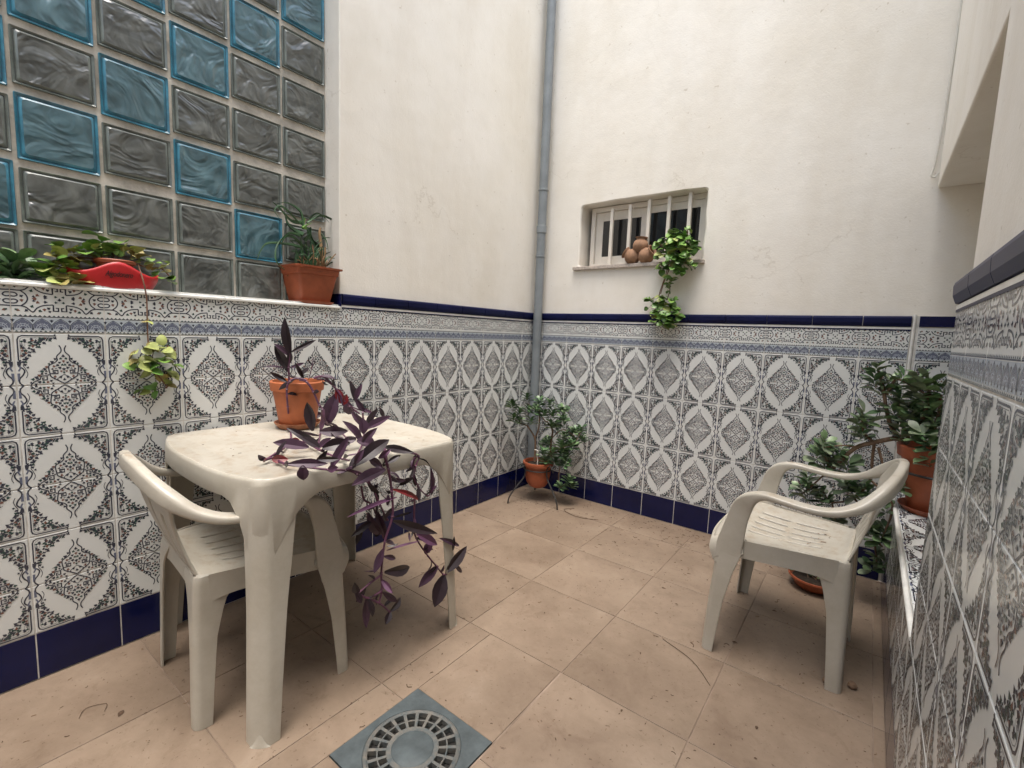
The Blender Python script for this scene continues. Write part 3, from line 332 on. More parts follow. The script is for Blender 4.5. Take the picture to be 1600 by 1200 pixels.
def tile_half():
    rnd = random.Random(5); o = []
    # frame line with rounded corner, then thin inner line
    stroke(o, [(92.5, 72), (92.5, 131), (90, 139), (83, 143), (14, 143)], 3.2, 1)
    stroke(o, [(88, 78), (88, 129), (86, 135), (80, 138.5), (22, 138.5)], 1.3, 4)
    # baluster at the side, below the frame
    stroke(o, [(88, 74), (93, 66), (93, 56), (86, 50), (82, 42), (86, 30), (93, 20), (93, 9), (86, 0)], 3.4, 1, 3)
    stroke(o, [(94, 62), (90, 52), (94, 42)], 3.5, 5, 3)
    stroke(o, [(80, 68), (84, 58), (80, 48), (76, 34), (80, 22)], 1.6, 1, 3)
    o.append(([(86, 70), (96, 70), (96, 60), (90, 55)], 1)); o.append(([(91, 36), (97, 36), (97, 12), (92, 22)], 5))
    # dashed boundary of the white medallion
    arc = catmull([(12, 141), (24, 135), (38, 126), (52, 113), (65, 98), (76, 84), (86, 73)], 6)
    for i in range(0, len(arc)-2, 3): stroke(o, [tuple(arc[i]), tuple(arc[i+1]), tuple(arc[i+2])], 2.4, 1)
    for k in range(3, len(arc)-2, 5):                               # scalloped lobes along the white field
        ivy(o, arc[k][0]-2.5, arc[k][1]-2.5, 8, 2.3, (1, 2, 1, 1, 2, 1, 1)[k % 7])
    stroke(o, [(40, 137), (50, 132), (56, 137), (66, 132), (66, 123), (75, 124), (78, 128), (78, 114), (85, 110), (83, 100), (87, 94)], .9, 4, 2)
    for k in range(66):
        t = rnd.random(); x = 26+t*61
        yb = np.interp(x, [26, 38, 52, 65, 76, 86, 90], [136, 129, 116, 102, 88, 77, 74])
        y = yb+rnd.random()*(137-yb)
        if x > 88 or y > 137: continue
        ivy(o, x, y, rnd.uniform(5.6, 8.2), rnd.random()*6.28, rnd.choice([1, 1, 1, 1, 2, 2, 3, 4]))
    for x, y, s, a, m in [(76, 78, 9, 1.2, 1), (79, 68, 8, 2.2, 2), (80, 60, 7, 1, 1), (24, 135, 7, .5, 1), (84, 68, 7, 0, 1), (15, 146, 5, 0, 1), (75, 52, 6, 0.4, 1)]:
        ivy(o, x, y, s, a, m)
    frame_ = o; o = []
    # central ornament: shield outline with horns
    stroke(o, [(8, 118), (4, 108), (5, 98), (13, 88), (15, 82), (14, 74), (20, 66), (33, 58), (34, 46), (32, 33)], 2.9, 1, 3)
    stroke(o, [(32, 33), (30, 24), (14, 12), (0, 2)], 2.9, 1, 2)
    stroke(o, [(32, 33), (14, 33), (14, 42), (25, 42), (25, 37), (19, 37)], 2.8, 1)
    stroke(o, [(6, 4), (16, 17), (0, 30)], 1.6, 1, 2)
    stroke(o, [(76, 0), (68, 10), (54, 18), (52, 27), (39, 27), (39, 15), (49, 15), (49, 21), (44, 21)], 2.8, 1)
    stroke(o, [(34, 50), (42, 52), (50, 44), (58, 40)], 1.1, 1, 2)
    for x, y, s, a, m in [(0, 86, 7, 0, 1), (6, 78, 6, 2, 2), (0, 70, 6, 3, 3), (9, 66, 6, 1, 1), (3, 59, 6, 2.2, 2), (14, 58, 7, 4, 1), (22, 55, 6, 1.4, 3), (9, 50, 7, 5, 1), (0, 46, 7, 3.1, 1), (18, 48, 5, 2, 4), (26, 47, 5, .3, 1), (6, 40, 5, 1, 3), (0, 36, 5, 3, 2), (8, 22, 6, 1, 1), (21, 24, 6, 2, 3), (22, 18, 5, .4, 1), (0, 15, 6, 0, 1),
                          (19, 77, 6, -.8, 1), (26, 68, 8, -1, 1), (33, 63, 5, .4, 2), (39, 54, 6, -1.2, 3), (43, 47, 7, -.8, 1), (40, 41, 5, 2, 1), (49, 40, 7, -1.4, 2), (41, 34, 5, 1, 1), (50, 33, 6, 4, 1), (56, 29, 7, 1, 3), (62, 23, 8, -1.2, 1), (60, 20, 6, 2, 1), (70, 18, 7, -1.4, 2), (30, 12, 6, 1, 1), (38, 8, 6, 4, 3), (47, 8, 6, 2, 2), (56, 9, 7, 5, 1), (64, 3, 6, 1, 1), (26, 4, 5, 1, 1), (74, 8, 5, 2, 1), (36, 30, 4, 1, 1)]:
        ivy(o, x, y, s*1.2, a, m)
    o = frame_+[([(x*.95, y*.98) for x, y in p], m) for p, m in o]
    return mirror(o)
def frieze():                                                      # 200 x 150, y measured down from the foot (0) to the top
    rnd = random.Random(9); o = []
    ivy_ = globals()['ivy']
    ivy = lambda o, x, y, s, a, m: ivy_(o, x, y, s*1.35, a, m)
    o.append(([(-98.5, 44.5), (98.5, 44.5), (98.5, 8), (-98.5, 8)][::-1], 6))
    for yy in (4.2, 48.5):
        o.append(([(-98.5, yy-2.6), (98.5, yy-2.6), (98.5, yy-.4), (-98.5, yy-.4)], 1))
        for k in range(20):
            x = -98+k*9.8; o.append(([(x, yy), (x+8, yy), (x+4, yy+4.2)], 2 if k % 2 else 1))
    for k in range(5):
        cx = -78.8+k*39.4
        fan = [(cx-17, 14), (cx-18, 24), (cx-12, 32), (cx-6, 36), (cx, 42), (cx+6, 36), (cx+12, 32), (cx+18, 24), (cx+17, 14)]
        o.append((fan[::-1], 5))
        stroke(o, [(cx-18.5, 9), (cx-19.4, 24), (cx-12, 34), (cx, 43)], 1.5, 1); stroke(o, [(cx+18.5, 9), (cx+19.4, 24), (cx+12, 34), (cx, 43)], 1.5, 1)
        for rr in (13, 8):
            stroke(o, [(cx+rr*math.cos(R(a)), 13+rr*math.sin(R(a))*1.1) for a in range(0, 181, 30)], 1.3, 6)
        for dx in (-10, -4, 4, 10): stroke(o, [(cx+dx*.5, 19), (cx+dx*1.2, 31-abs(dx)*.4)], .9, 6)
        o.append(([(cx-4, 10), (cx+4, 10), (cx, 17)], 1))
        ivy(o, cx+19.7, 36, 6, PI, 1); ivy(o, cx+19.7, 14, 4, 0, 1)
    h = []
    for s in (1, -1):
        f = lambda x, y: (x, 98+s*(y))
        stroke(h, [f(14, -15), f(14, -33), f(3.5, -33), f(3.5, -24), f(9, -24)], 3.1, 1)
        stroke(h, [f(14, -15), f(34, -18), f(48, -26), f(57, -38), f(69, -26), f(80, -21.5), f(99, -22)], 3.1, 1, 3)
        for x, y, sz, a, m in [(24, -26, 6, 1, 1), (33, -30, 6, 3, 3), (42, -34, 6, 2, 2), (22, -35, 5, 1, 1), (58, -22, 6, .4, 2), (70, -34, 6, 4, 1), (90, -32, 5, 1, 2), (30, -8, 6, 1.6, 1), (46, -10, 6, 2, 3), (8, -8, 5, 1.6, 2), (54, -6, 5, 0, 1), (86, -34, 5, 2, 3)]:
            ivy(h, *f(x, y), sz, a, m)
    stroke(h, [(80, 76.5), (70, 86), (66, 98), (70, 110), (80, 119.5)], 3.1, 1, 3)
    for s in (1, -1): stroke(h, [(99, 98+s*15), (90, 98+s*14), (86, 98+s*8), (92, 98+s*4), (99, 98+s*5)], 3.1, 1, 3)
    ivy(h, 78, 104, 6, 1, 1); ivy(h, 78, 92, 6, 3, 3); ivy(h, 52, 98, 7, -1.6, 3); ivy(h, 0, 98, 6, 0, 1); ivy(h, 30, 102, 6, 1.6, 1)
    o += mirror(h)
    o = [(p, m) for p, m in o if max(y for x, y in p) < 137.5]
    return o
TH = tile_half(); FR = frieze()
def clip(poly, ax, lim, keep_gt):
    out = []
    for i in range(len(poly)):
        a, b = poly[i-1], poly[i]; ia = (a[ax] >= lim) == keep_gt; ib = (b[ax] >= lim) == keep_gt
        if ia != ib:
            t = (lim-a[ax])/(b[ax]-a[ax]); out.append((a[0]+(b[0]-a[0])*t, a[1]+(b[1]-a[1])*t))
        if ib: out.append(b)
    return out
def lay(mb, org, U, V, N, size, polys=None, flip=False, clipx=None, clipy=None, body=0, gap=.0017, bevel=.0012, reverse=False):
    """one tile: body with a small bevel, drawing laid just above it. org = lower left corner, size in metres"""
    org = Vector(org); U = Vector(U); V = Vector(V); N = Vector(N); w, h = size
    x0, x1 = (0, w) if clipx is None else clipx; y0, y1 = (0, h) if clipy is None else clipy
    P = lambda x, y, z: org+U*x+V*y+N*z
    g = gap; b = bevel
    outer = [(x0+g, y0+g), (x1-g, y0+g), (x1-g, y1-g), (x0+g, y1-g)]
    inner = [(x0+g+b, y0+g+b), (x1-g-b, y0+g+b), (x1-g-b, y1-g-b), (x0+g+b, y1-g-b)]
    vs = [P(*q, -.0022) for q in outer]+[P(*q, -.0006) for q in outer]+[P(*q, 0) for q in inner]
    fs = [(8, 9, 10, 11)]
    for k in range(4):
        k2 = (k+1) % 4; fs += [(k, k2, 4+k2, 4+k), (4+k, 4+k2, 8+k2, 8+k)]
    mb.add(vs, [f[::-1] for f in fs] if reverse else fs, body)
    if polys:
        z = .00015
        for poly, m in polys:
            q = [((x+100)/1000, ((150-y) if flip else y)/1000) for x, y in poly]
            if flip: q = q[::-1]
            if clipx is not None:
                q = clip(q, 0, x0+g+b, True)
                if len(q) > 2: q = clip(q, 0, x1-g-b, False)
            if clipy is not None and len(q) > 2:
                q = clip(q, 1, y0+g+b, True)
                if len(q) > 2: q = clip(q, 1, y1-g-b, False)
            if len(q) < 3: continue
            z += .0000012
            idx = list(range(len(q)))
            mb.add([P(x, y, z) for x, y in q], [idx[::-1] if reverse else idx], m)
BASE_H, ROW_H, TW = .146, .150, .200
Z1 = BASE_H+6*ROW_H                                                 # foot of the frieze
def wainscot(parent, org, U, N, c0, ncol, start, end, rows=range(6), z0=BASE_H, frz=True, frz_top=.15, cap=True, skirt=True, cap_from=None, reverse=False):
    """c0: distance of the first full joint from org, start/end: extent along U"""
    U = Vector(U); N = Vector(N); Zv = Vector((0, 0, 1)); org = Vector(org)
    t = MB(); s = MB(); cp = MB(); g = MB()
    zt = Z1+(frz_top if frz else 0) if frz else z0+len(list(rows))*ROW_H
    for k in range(-1, ncol+1):
        xa = c0+k*TW; lo = max(start, xa); hi = min(end, xa+TW)
        if hi-lo < .012: continue
        cx = None if (lo == xa and abs(hi-xa-TW) < 1e-6) else (lo-xa, hi-xa)
        for r in rows:
            lay(t, org+U*xa+Zv*(z0+r*ROW_H), U, Zv, N, (TW, ROW_H), TH, flip=(r % 2 == 0), clipx=cx, reverse=reverse)
        if frz: lay(t, org+U*xa+Zv*Z1, U, Zv, N, (TW, .15), FR, clipx=cx, clipy=(0, frz_top), reverse=reverse)
        if skirt: lay(s, org+U*xa, U, Zv, N, (TW, BASE_H), clipx=cx, reverse=reverse)
        if cap:
            if cap_from is not None and hi > cap_from:
                if lo >= cap_from: continue
                hi2 = cap_from
            else: hi2 = hi
            za = Z1+.15
            # rounded navy cap moulding, with the black and white lines at its foot
            A = org+U*(lo+.0014); B = org+U*(hi2-.0014)
            prof = [(-.0165, .0495), (.004, .0485), (.0085, .045), (.0105, .038), (.0095, .018), (.006, .008), (.0035, .0015), (-.002, .0015)]
            vs = [A+N*a+Zv*(za+b) for a, b in prof]+[B+N*a+Zv*(za+b) for a, b in prof]; n = len(prof)
            fs = [(i, i+n, i+n+1, i+1) for i in range(n-1)]+[tuple(range(n)), tuple(range(2*n-1, n-1, -1))]
            cp.add(vs, [f[::-1] for f in fs] if not reverse else fs, 0)
            w0 = org+U*lo+Zv*(za-.0105); 
            vs = [w0+N*.0012, w0+U*(hi2-lo)+N*.0012, w0+U*(hi2-lo)+N*.0012+Zv*.009, w0+N*.0012+Zv*.009]
            w1 = w0+N*.0014-Zv*.006
            cp.add([w1, w1+U*(hi2-lo), w1+U*(hi2-lo)+Zv*.006, w1+Zv*.006], [(0, 3, 2, 1) if reverse else (0, 1, 2, 3)], 0)
            cp.add(vs, [(0, 3, 2, 1) if reverse else (0, 1, 2, 3)], 1)
    # grout bed
    a = org+U*start-N*.0016; b = org+U*end-N*.0016
    zb = 0 if skirt else z0
    za = Z1+frz_top if frz else z0+len(list(rows))*ROW_H
    g.add([a+Zv*zb, b+Zv*zb, b+Zv*za, a+Zv*za, a+Zv*zb-N*.006, b+Zv*zb-N*.006, b+Zv*za-N*.006, a+Zv*za-N*.006], [(0, 1, 2, 3)[::-1] if reverse else (0, 1, 2, 3), (3, 2, 6, 7), (1, 5, 6, 2), (0, 3, 7, 4)])
    w = obj('tiled_panel', t, TILEM, parent); obj('grout_bed', g, M['grout'], w)
    if skirt: obj('skirting', s, M['navy'], parent)
    if cap: obj('cap_moulding', cp, [M['navy_cap'], M['white_trim']], parent)
    return w

# ------------------------------------------------------------------ floor
GX, GY, FS = .39, -1.50, .4065
f = MB(); g = MB()
DR = (.899, 1.199, -2.148, -1.848)                                   # drain opening
for xa, xb, ya, yb in ((-.3, DR[0], -5, .3), (DR[1], 3.2, -5, .3), (DR[0], DR[1], -5, DR[2]), (DR[0], DR[1], DR[3], .3)):
    g.add([(xa, ya, -.0025), (xb, ya, -.0025), (xb, yb, -.0025), (xa, yb, -.0025)], [(0, 1, 2, 3)])
def floor_tile(x0, x1, y0, y1):
    h = .0014; b = .001
    def sub(a0, a1, b0, b1, open_=False):
        if a1-a0 < .01 or b1-b0 < .01: return
        o_ = [(a0+h, b0+h), (a1-h, b0+h), (a1-h, b1-h), (a0+h, b1-h)]; i_ = [(a0+h+b, b0+h+b), (a1-h-b, b0+h+b), (a1-h-b, b1-h-b), (a0+h+b, b1-h-b)]
        vs = [(*q, -.0035) for q in o_]+[(*q, -.0007) for q in o_]+[(*q, 0) for q in i_]; fs = [(8, 9, 10, 11)]
        for k in range(4):
            k2 = (k+1) % 4; fs += [(k, k2, 4+k2, 4+k), (4+k, 4+k2, 8+k2, 8+k)]
        f.add(vs, fs)
    dx0, dx1, dy0, dy1 = DR
    if x1 <= dx0 or x0 >= dx1 or y1 <= dy0 or y0 >= dy1: sub(x0, x1, y0, y1); return
    sub(x0, dx0, y0, y1) if x0 < dx0 else None
    sub(dx1, x1, y0, y1) if x1 > dx1 else None
    a0, a1 = max(x0, dx0), min(x1, dx1)
    if y0 < dy0: sub(a0, a1, y0, dy0)
    if y1 > dy1: sub(a0, a1, dy1, y1)
for i in range(-1, 5):
    for j in range(-9, 5):
        x0 = max(GX+i*FS, .0); x1 = min(GX+(i+1)*FS, 2.045); y0 = max(GY+j*FS, -5); y1 = min(GY+(j+1)*FS, 0)
        if x1-x0 > .01 and y1-y0 > .01: floor_tile(x0, x1, y0, y1)
fl = obj('floor', f, M['floor']); fl['kind'] = 'structure'
gr = obj('floor_grout', g, M['floor_grout'], fl); gr['kind'] = 'structure'

# ------------------------------------------------------------------ plaster walls
HT = 4.4
def holed(mb, to3, u0, u1, v0, v1, loop, depth, nrm, chamfer=.006):
    """wall face in the (u,v) plane with a rounded hole; reveal runs back along -nrm"""
    bm = bmesh.new()
    nrm = Vector(nrm)
    ov = [bm.verts.new(to3(*q)) for q in [(u0, v0), (u1, v0), (u1, v1), (u0, v1)]]
    cu = sum(q[0] for q in loop)/len(loop); cv = sum(q[1] for q in loop)/len(loop)
    big = []
    for (u, v) in loop:
        d = math.hypot(u-cu, v-cv); big.append((u+(u-cu)/d*chamfer, v+(v-cv)/d*chamfer))
    iv = [bm.verts.new(to3(*q)) for q in big]
    es = [bm.edges.new((ov[k], ov[(k+1) % 4])) for k in range(4)]+[bm.edges.new((iv[k], iv[(k+1) % len(iv)])) for k in range(len(iv))]
    bmesh.ops.triangle_fill(bm, use_beauty=True, edges=es, normal=nrm)
    bm.verts.index_update()
    vs = [tuple(v.co) for v in bm.verts]; fs = [tuple(v.index for v in fc.verts) for fc in bm.faces]
    mb.add(vs, fs)
    n = len(loop)
    r0 = [to3(*q) for q in big]; r1 = [Vector(to3(*q))-nrm*chamfer for q in loop]; r2 = [Vector(to3(*q))-nrm*depth for q in loop]
    k_ = len(mb.v); mb.add(r0+r1+r2, [(i, (i+1) % n, n+(i+1) % n, n+i) for i in range(n)]+[(n+i, n+(i+1) % n, 2*n+(i+1) % n, 2*n+i) for i in range(n)], 0, False)
def rounded_loop(u0, u1, v0, v1, r, wob=0, seed=1, per=14):
    rnd = random.Random(seed); pts = []
    def edge(a, b, n):
        for k in range(n): t = k/n; pts.append((a[0]+(b[0]-a[0])*t, a[1]+(b[1]-a[1])*t))
    def arc(cx, cy, a0, rr):
        for k in range(4): a = R(a0+90*k/4); pts.append((cx+rr*math.cos(a), cy+rr*math.sin(a)))
    edge((u0+r, v0), (u1-r, v0), per); arc(u1-r, v0+r, -90, r); edge((u1, v0+r), (u1, v1-r), per); arc(u1-r, v1-r, 0, r)
    edge((u1-r, v1), (u0+r, v1), per); arc(u0+r, v1-r, 90, r); edge((u0, v1-r), (u0, v0+r), per); arc(u0+r, v0+r, 180, r)
    return [(a+wob*noise.noise(Vector((a*9, b*9, seed))), b+wob*noise.noise(Vector((a*9, b*9, seed+7)))) for a, b in pts]

PX = -.009                                                          # plaster face, just behind the tile face
GB_Y0, GB_Y1, GB_Z0, GB_Z1 = -3.49, -1.54, 1.186, 3.10
wl = thing('courtyard_wall', 'cream plaster wall with the glass block window and patterned wainscot behind the table', 'wall', (0, -2, 0))
m_ = MB()
holed(m_, lambda u, v: (PX, u, v), -5.0, 0, 0, HT, rounded_loop(GB_Y0, GB_Y1, GB_Z0, GB_Z1, .004, .002, 3), .26, (1, 0, 0), .004)
m_.box((-.27, -5, HT), (PX, 0.0, HT+.05))
obj('plaster', m_, M['plaster'], wl)
wainscot(wl, (0, 0, 0), (0, -1, 0), (1, 0, 0), .1612, 19, .002, 4.0, frz_top=.15, cap_from=1.535, reverse=True)
sl_ = MB(); sl_.box((-.130, GB_Y0, 1.176), (-.0105, GB_Y1-.001, 1.1865)); obj('window_sill', sl_, M['grout'], wl)
# white quarter-round trim along the sill edge, with a joint
tr = MB()
prof = [(-.010, .0), (.008, -.001), (.0105, -.004), (.0105, -.010), (.008, -.0125), (.0015, -.013), (.0015, -.006), (-.010, -.004)]
for ya, yb in ((-4.0, -2.02), (-2.017, -1.548)):
    tr.loft([[(a, ya, 1.190+b) for a, b in prof], [(a, yb, 1.190+b) for a, b in prof]], 0, False)
obj('edge_trim', tr, M['white_trim'], wl)
kr = MB(); kr.box((-.115, GB_Y1-.012, 1.1875), (.0105, GB_Y1-.002, 1.2435)); weighted(obj('return_tile', kr, M['navy'], wl))

wb = thing('courtyard_wall', 'cream plaster back wall with the small barred window above patterned tiles', 'wall', (1, 0, 0))
m_ = MB()
WL = rounded_loop(.314, 1.103, 1.545, 1.942, .022, .006, 5)
holed(m_, lambda u, v: (u, .009, v), -.009, 2.80, 0, HT, WL, .16, (0, -1, 0), .008)
m_.box((-.27, .009, HT), (2.8, .27, HT+.05))
obj('plaster', m_, M['plaster'], wb)
wainscot(wb, (0, 0, 0), (1, 0, 0), (0, -1, 0), .0593, 14, .002, 2.036)
tt = MB()
for k in range(10, 14):
    xa = .0593+k*TW
    lo = max(2.052, xa); hi = min(xa+TW, 2.75)
    if hi-lo < .01: continue
    for r in range(2, 6):
        lay(tt, (xa, 0, BASE_H+r*ROW_H), (1, 0, 0), (0, 0, 1), (0, -1, 0), (TW, ROW_H), TH, flip=(r % 2 == 0), clipx=(lo-xa, hi-xa))
    lay(tt, (xa, 0, Z1), (1, 0, 0), (0, 0, 1), (0, -1, 0), (TW, .15), FR, clipx=(lo-xa, hi-xa))
    lay(tt, (xa, -.005, Z1+.15), (1, 0, 0), (0, 0, 1), (0, -1, 0), (TW, .05), None, clipx=(lo-xa, hi-xa), body=7)
tp = obj('niche_panel', tt, TILEM+[M['navy']], wb)
gg = MB(); gg.box((2.052, .0016, BASE_H+2*ROW_H), (2.75, .007, Z1+.199)); obj('grout_bed', gg, M['grout'], tp)
ct = MB(); ct.tube([(2.044, -.002, .44), (2.044, -.002, 1.251)], .0062, 8); obj('corner_trim', ct, M['white_trim'], wb)

# right wall: tiled near part, recess with a low ledge, lintel above
WX = 2.040; PXR = 2.056; JY = -1.40; LZ = .446
wr = thing('courtyard_wall', 'near right wall with grazing patterned tiles and a white upper wall spanning a recess', 'wall', (2.1, -1.4, 0))
m_ = MB()
m_.box((PXR, -5, 0), (2.80, JY-.0, HT))
obj('plaster', m_, M['plaster'], wr)
m_ = MB(); m_.box((2.062, JY+.0, 1.79), (2.80, .004, HT)); weighted(obj('lintel', m_, M['plaster'], wr), .006)
m_ = MB(); m_.box((2.753, JY, LZ), (2.80, .004, 1.79)); obj('recess_back', m_, M['plaster'], wr)
wainscot(wr, (WX, JY, 0), (0, -1, 0), (-1, 0, 0), 0, 12, 0, 2.4)
m_ = MB(); m_.box((WX+.0062, JY, .0), (PXR-.0004, JY-2.4, 1.238)); obj('tile_mortar', m_, M['grout'], wr)
je = MB(); je.box((WX+.0012, JY+.0002, .45), (WX+.010, JY+.0030, 1.243)); obj('edge_trim', je, M['grout'], wr)

ld = thing('tiled_ledge', 'low tiled ledge with white edge trim in the recess, carrying the big jade plant', 'ledge', (2.1, -.7, 0))
m_ = MB(); m_.box((WX+.012, JY+.004, 0), (2.752, -.002, LZ-.004)); obj('core', m_, M['grout'], ld)
wainscot(ld, (WX+.004, 0, 0), (0, -1, 0), (-1, 0, 0), 0, 7, .003, 1.397, rows=range(2), frz=False, cap=False)
t = MB()
for i in range(4):
    for j in range(10):
        xa = WX+.012+i*TW; ya = -(j+1)*ROW_H
        lo, hi = 0, min(TW, 2.75-xa); yl = max(0, JY+.004-ya)
        if hi > .01 and ROW_H-yl > .01: lay(t, (xa, ya, LZ), (1, 0, 0), (0, 1, 0), (0, 0, 1), (TW, ROW_H), TH, flip=(j % 2 == 1), clipx=(lo, hi), clipy=(yl, ROW_H))
obj('top_tiles', t, TILEM, ld)
t = MB(); prof = [(0, .002), (.0105, .0035), (.012, .000), (.012, -.004), (0, -.009)]
t.tube([(WX+.005, -.004, LZ-.001), (WX+.005, JY+.004, LZ-.001)], .0075, 10); obj('edge_trim', t, M['white_trim'], ld)

# wall behind the viewer closes the patio
wf = MB(); wf.box((-.3, -5.2, 0), (2.8, -5.0, 2.9)); o = obj('courtyard_wall', wf, M['plaster']); tag(o, 'plain cream wall closing the patio behind the viewer', 'wall')

# ------------------------------------------------------------------ glass block window
def glass_mats():
    def gm(name, c1, c2, c3):
        m = bpy.data.materials.new(name); m.use_nodes = True; nt = m.node_tree; b = nt.nodes['Principled BSDF']; L = nt.links.new
        tc = nt.nodes.new('ShaderNodeTexCoord')
        oi = nt.nodes.new('ShaderNodeObjectInfo'); ofs = nt.nodes.new('ShaderNodeVectorMath'); ofs.operation = 'SCALE'; ofs.inputs[0].default_value = (.3, 1.7, 2.3)
        L(oi.outputs['Random'], ofs.inputs['Scale']); av = nt.nodes.new('ShaderNodeVectorMath'); L(tc.outputs['Object'], av.inputs[0]); L(ofs.outputs[0], av.inputs[1])
        n = nt.nodes.new('ShaderNodeTexNoise'); n.inputs['Scale'].default_value = 10; n.inputs['Detail'].default_value = 3; n.inputs['Roughness'].default_value = .5; n.inputs['Distortion'].default_value = 1.1
        L(av.outputs[0], n.inputs['Vector'])
        r = nt.nodes.new('ShaderNodeValToRGB'); e = r.color_ramp.elements; e[0].position = .36; e[1].position = .68; e[0].color = (*c1, 1); e[1].color = (*c3, 1); k = e.new(.5); k.color = (*c2, 1)  # mottled tones paint the refracted view of the interior into the glass colour
        L(n.outputs[0], r.inputs[0]); L(r.outputs[0], b.inputs['Base Color'])
        b.inputs['Roughness'].default_value = .35; b.inputs['Coat Weight'].default_value = 1; b.inputs['Coat Roughness'].default_value = .11; b.inputs['Transmission Weight'].default_value = .35
        n2 = nt.nodes.new('ShaderNodeTexNoise'); n2.inputs['Scale'].default_value = 8; n2.inputs['Detail'].default_value = 2.2; n2.inputs['Distortion'].default_value = 1.6; L(av.outputs[0], n2.inputs['Vector'])
        bp = nt.nodes.new('ShaderNodeBump'); bp.inputs['Strength'].default_value = 1; bp.inputs['Distance'].default_value = .019; L(n2.outputs[0], bp.inputs['Height'])
        L(bp.outputs[0], b.inputs['Normal']); L(bp.outputs[0], b.inputs['Coat Normal'])
        return m
    M['gb_clear'] = gm('wavy clear glass', (.062, .071, .066), (.105, .116, .108), (.19, .205, .192))
    M['gb_blue'] = gm('wavy blue glass', (.035, .10, .125), (.065, .165, .205), (.12, .25, .30))
    M['rim_clear'] = node_mat('clear glass rim', (.15, .175, .16), rough=.3, var=.4, vscale=14, coat=.25)
    M['rim_blue'] = node_mat('blue glass rim', (.04, .20, .29), rough=.3, var=.5, vscale=14, coat=.25)
    M['rim_dark'] = node_mat('dark glass edge', (.03, .038, .036), rough=.15, coat=1)
    M['rim_blue_dark'] = node_mat('dark blue glass edge', (.004, .07, .12), rough=.15, coat=1)
    M['mortar'] = node_mat('stained mortar', (.56, .52, .45), rough=.95, var=.38, vscale=9, bump=.6, bscale=70)
glass_mats()
GX0 = -.120; PY, PZ = .1955, .1945; BS = .1852
def block_mesh():
    mb = MB(); h = BS/2
    def ring(r, x, rad):
        pts = []
        for cx, cy, a0 in ((1, 1, 0), (-1, 1, 90), (-1, -1, 180), (1, -1, 270)):
            for k in range(4):
                a = R(a0+90*k/3); pts.append((x, cx*(r-rad)+rad*math.cos(a), cy*(r-rad)+rad*math.sin(a)))
        return pts
    rs = [ring(h, -.02, .003), ring(h, -.001, .003), ring(h-.0012, .0008, .003), ring(h-.007, -.0045, .004), ring(h-.009, -.0045, .005), ring(h-.011, -.0015, .006), ring(h-.016, .0022, .009)]
    ms = [0, 0, 0, 2, 0, 0]
    for i in range(len(rs)-1):
        n = 16; k0 = len(mb.v); mb.v.extend(rs[i]+rs[i+1])
        for k in range(n):
            k2 = (k+1) % n; mb.f.append((k0+k, k0+k2, k0+n+k2, k0+n+k)); mb.m.append(ms[i]); mb.sm.append(True)
    mb.add(rs[-1], [tuple(range(16))], 1, False)
    return mb
gw = thing('glass_block_window', 'window of clear and blue wavy glass blocks set in mortar above the white sill edge', 'window', (GX0, -2.5, 1.19))
mo = MB(); mo.box((-.2, GB_Y0+.001, GB_Z0+.002), (GX0-.004, GB_Y1-.0, GB_Z1-.002)); obj('mortar', mo, M['mortar'], gw)
bmk = block_mesh()
bc = None; bb = None
blue = {(1, 1), (2, 2), (2, 4), (3, 3), (4, 2), (4, 4), (5, 1), (1, 5), (0, 6), (3, 5), (2, 6), (5, 3), (4, 6), (6, 2), (6, 4), (7, 1), (5, 5), (7, 3), (1, 7), (3, 7), (8, 2), (6, 6), (8, 4), (0, 8), (2, 8)}
for c in range(10):
    for r in range(10):
        y = -1.54-PY*(c+.5); z = 1.351+PZ*(r-.5)
        if z-BS/2 < GB_Z0-.06 or z+BS/2 > GB_Z1+.01 or y-BS/2 < GB_Y0: continue
        isb = (c, r) in blue
        if isb and bb is None: o = bb = obj('glass_block', bmk, [M['rim_blue'], M['gb_blue'], M['rim_blue_dark']], gw, local=True)
        elif not isb and bc is None: o = bc = obj('glass_block', bmk, [M['rim_clear'], M['gb_clear'], M['rim_dark']], gw, local=True)
        else: o = (bb if isb else bc).copy(); C.objects.link(o); o.parent = gw
        o.location = (.0035, y+2.5, z-1.19)
        if r == 0: # the lowest row is sunk behind the sill: shorten it
            hh = (z+BS/2-(GB_Z0+.004)); o.scale = (1, 1, hh/BS); o.location.z = (GB_Z0+.004+hh/2)-1.19
        if (c*3+r) % 4 == 1 and r: o.rotation_euler = (PI, 0, 0)
        o['label'] = 'blue wavy glass block' if isb else 'clear wavy glass block'

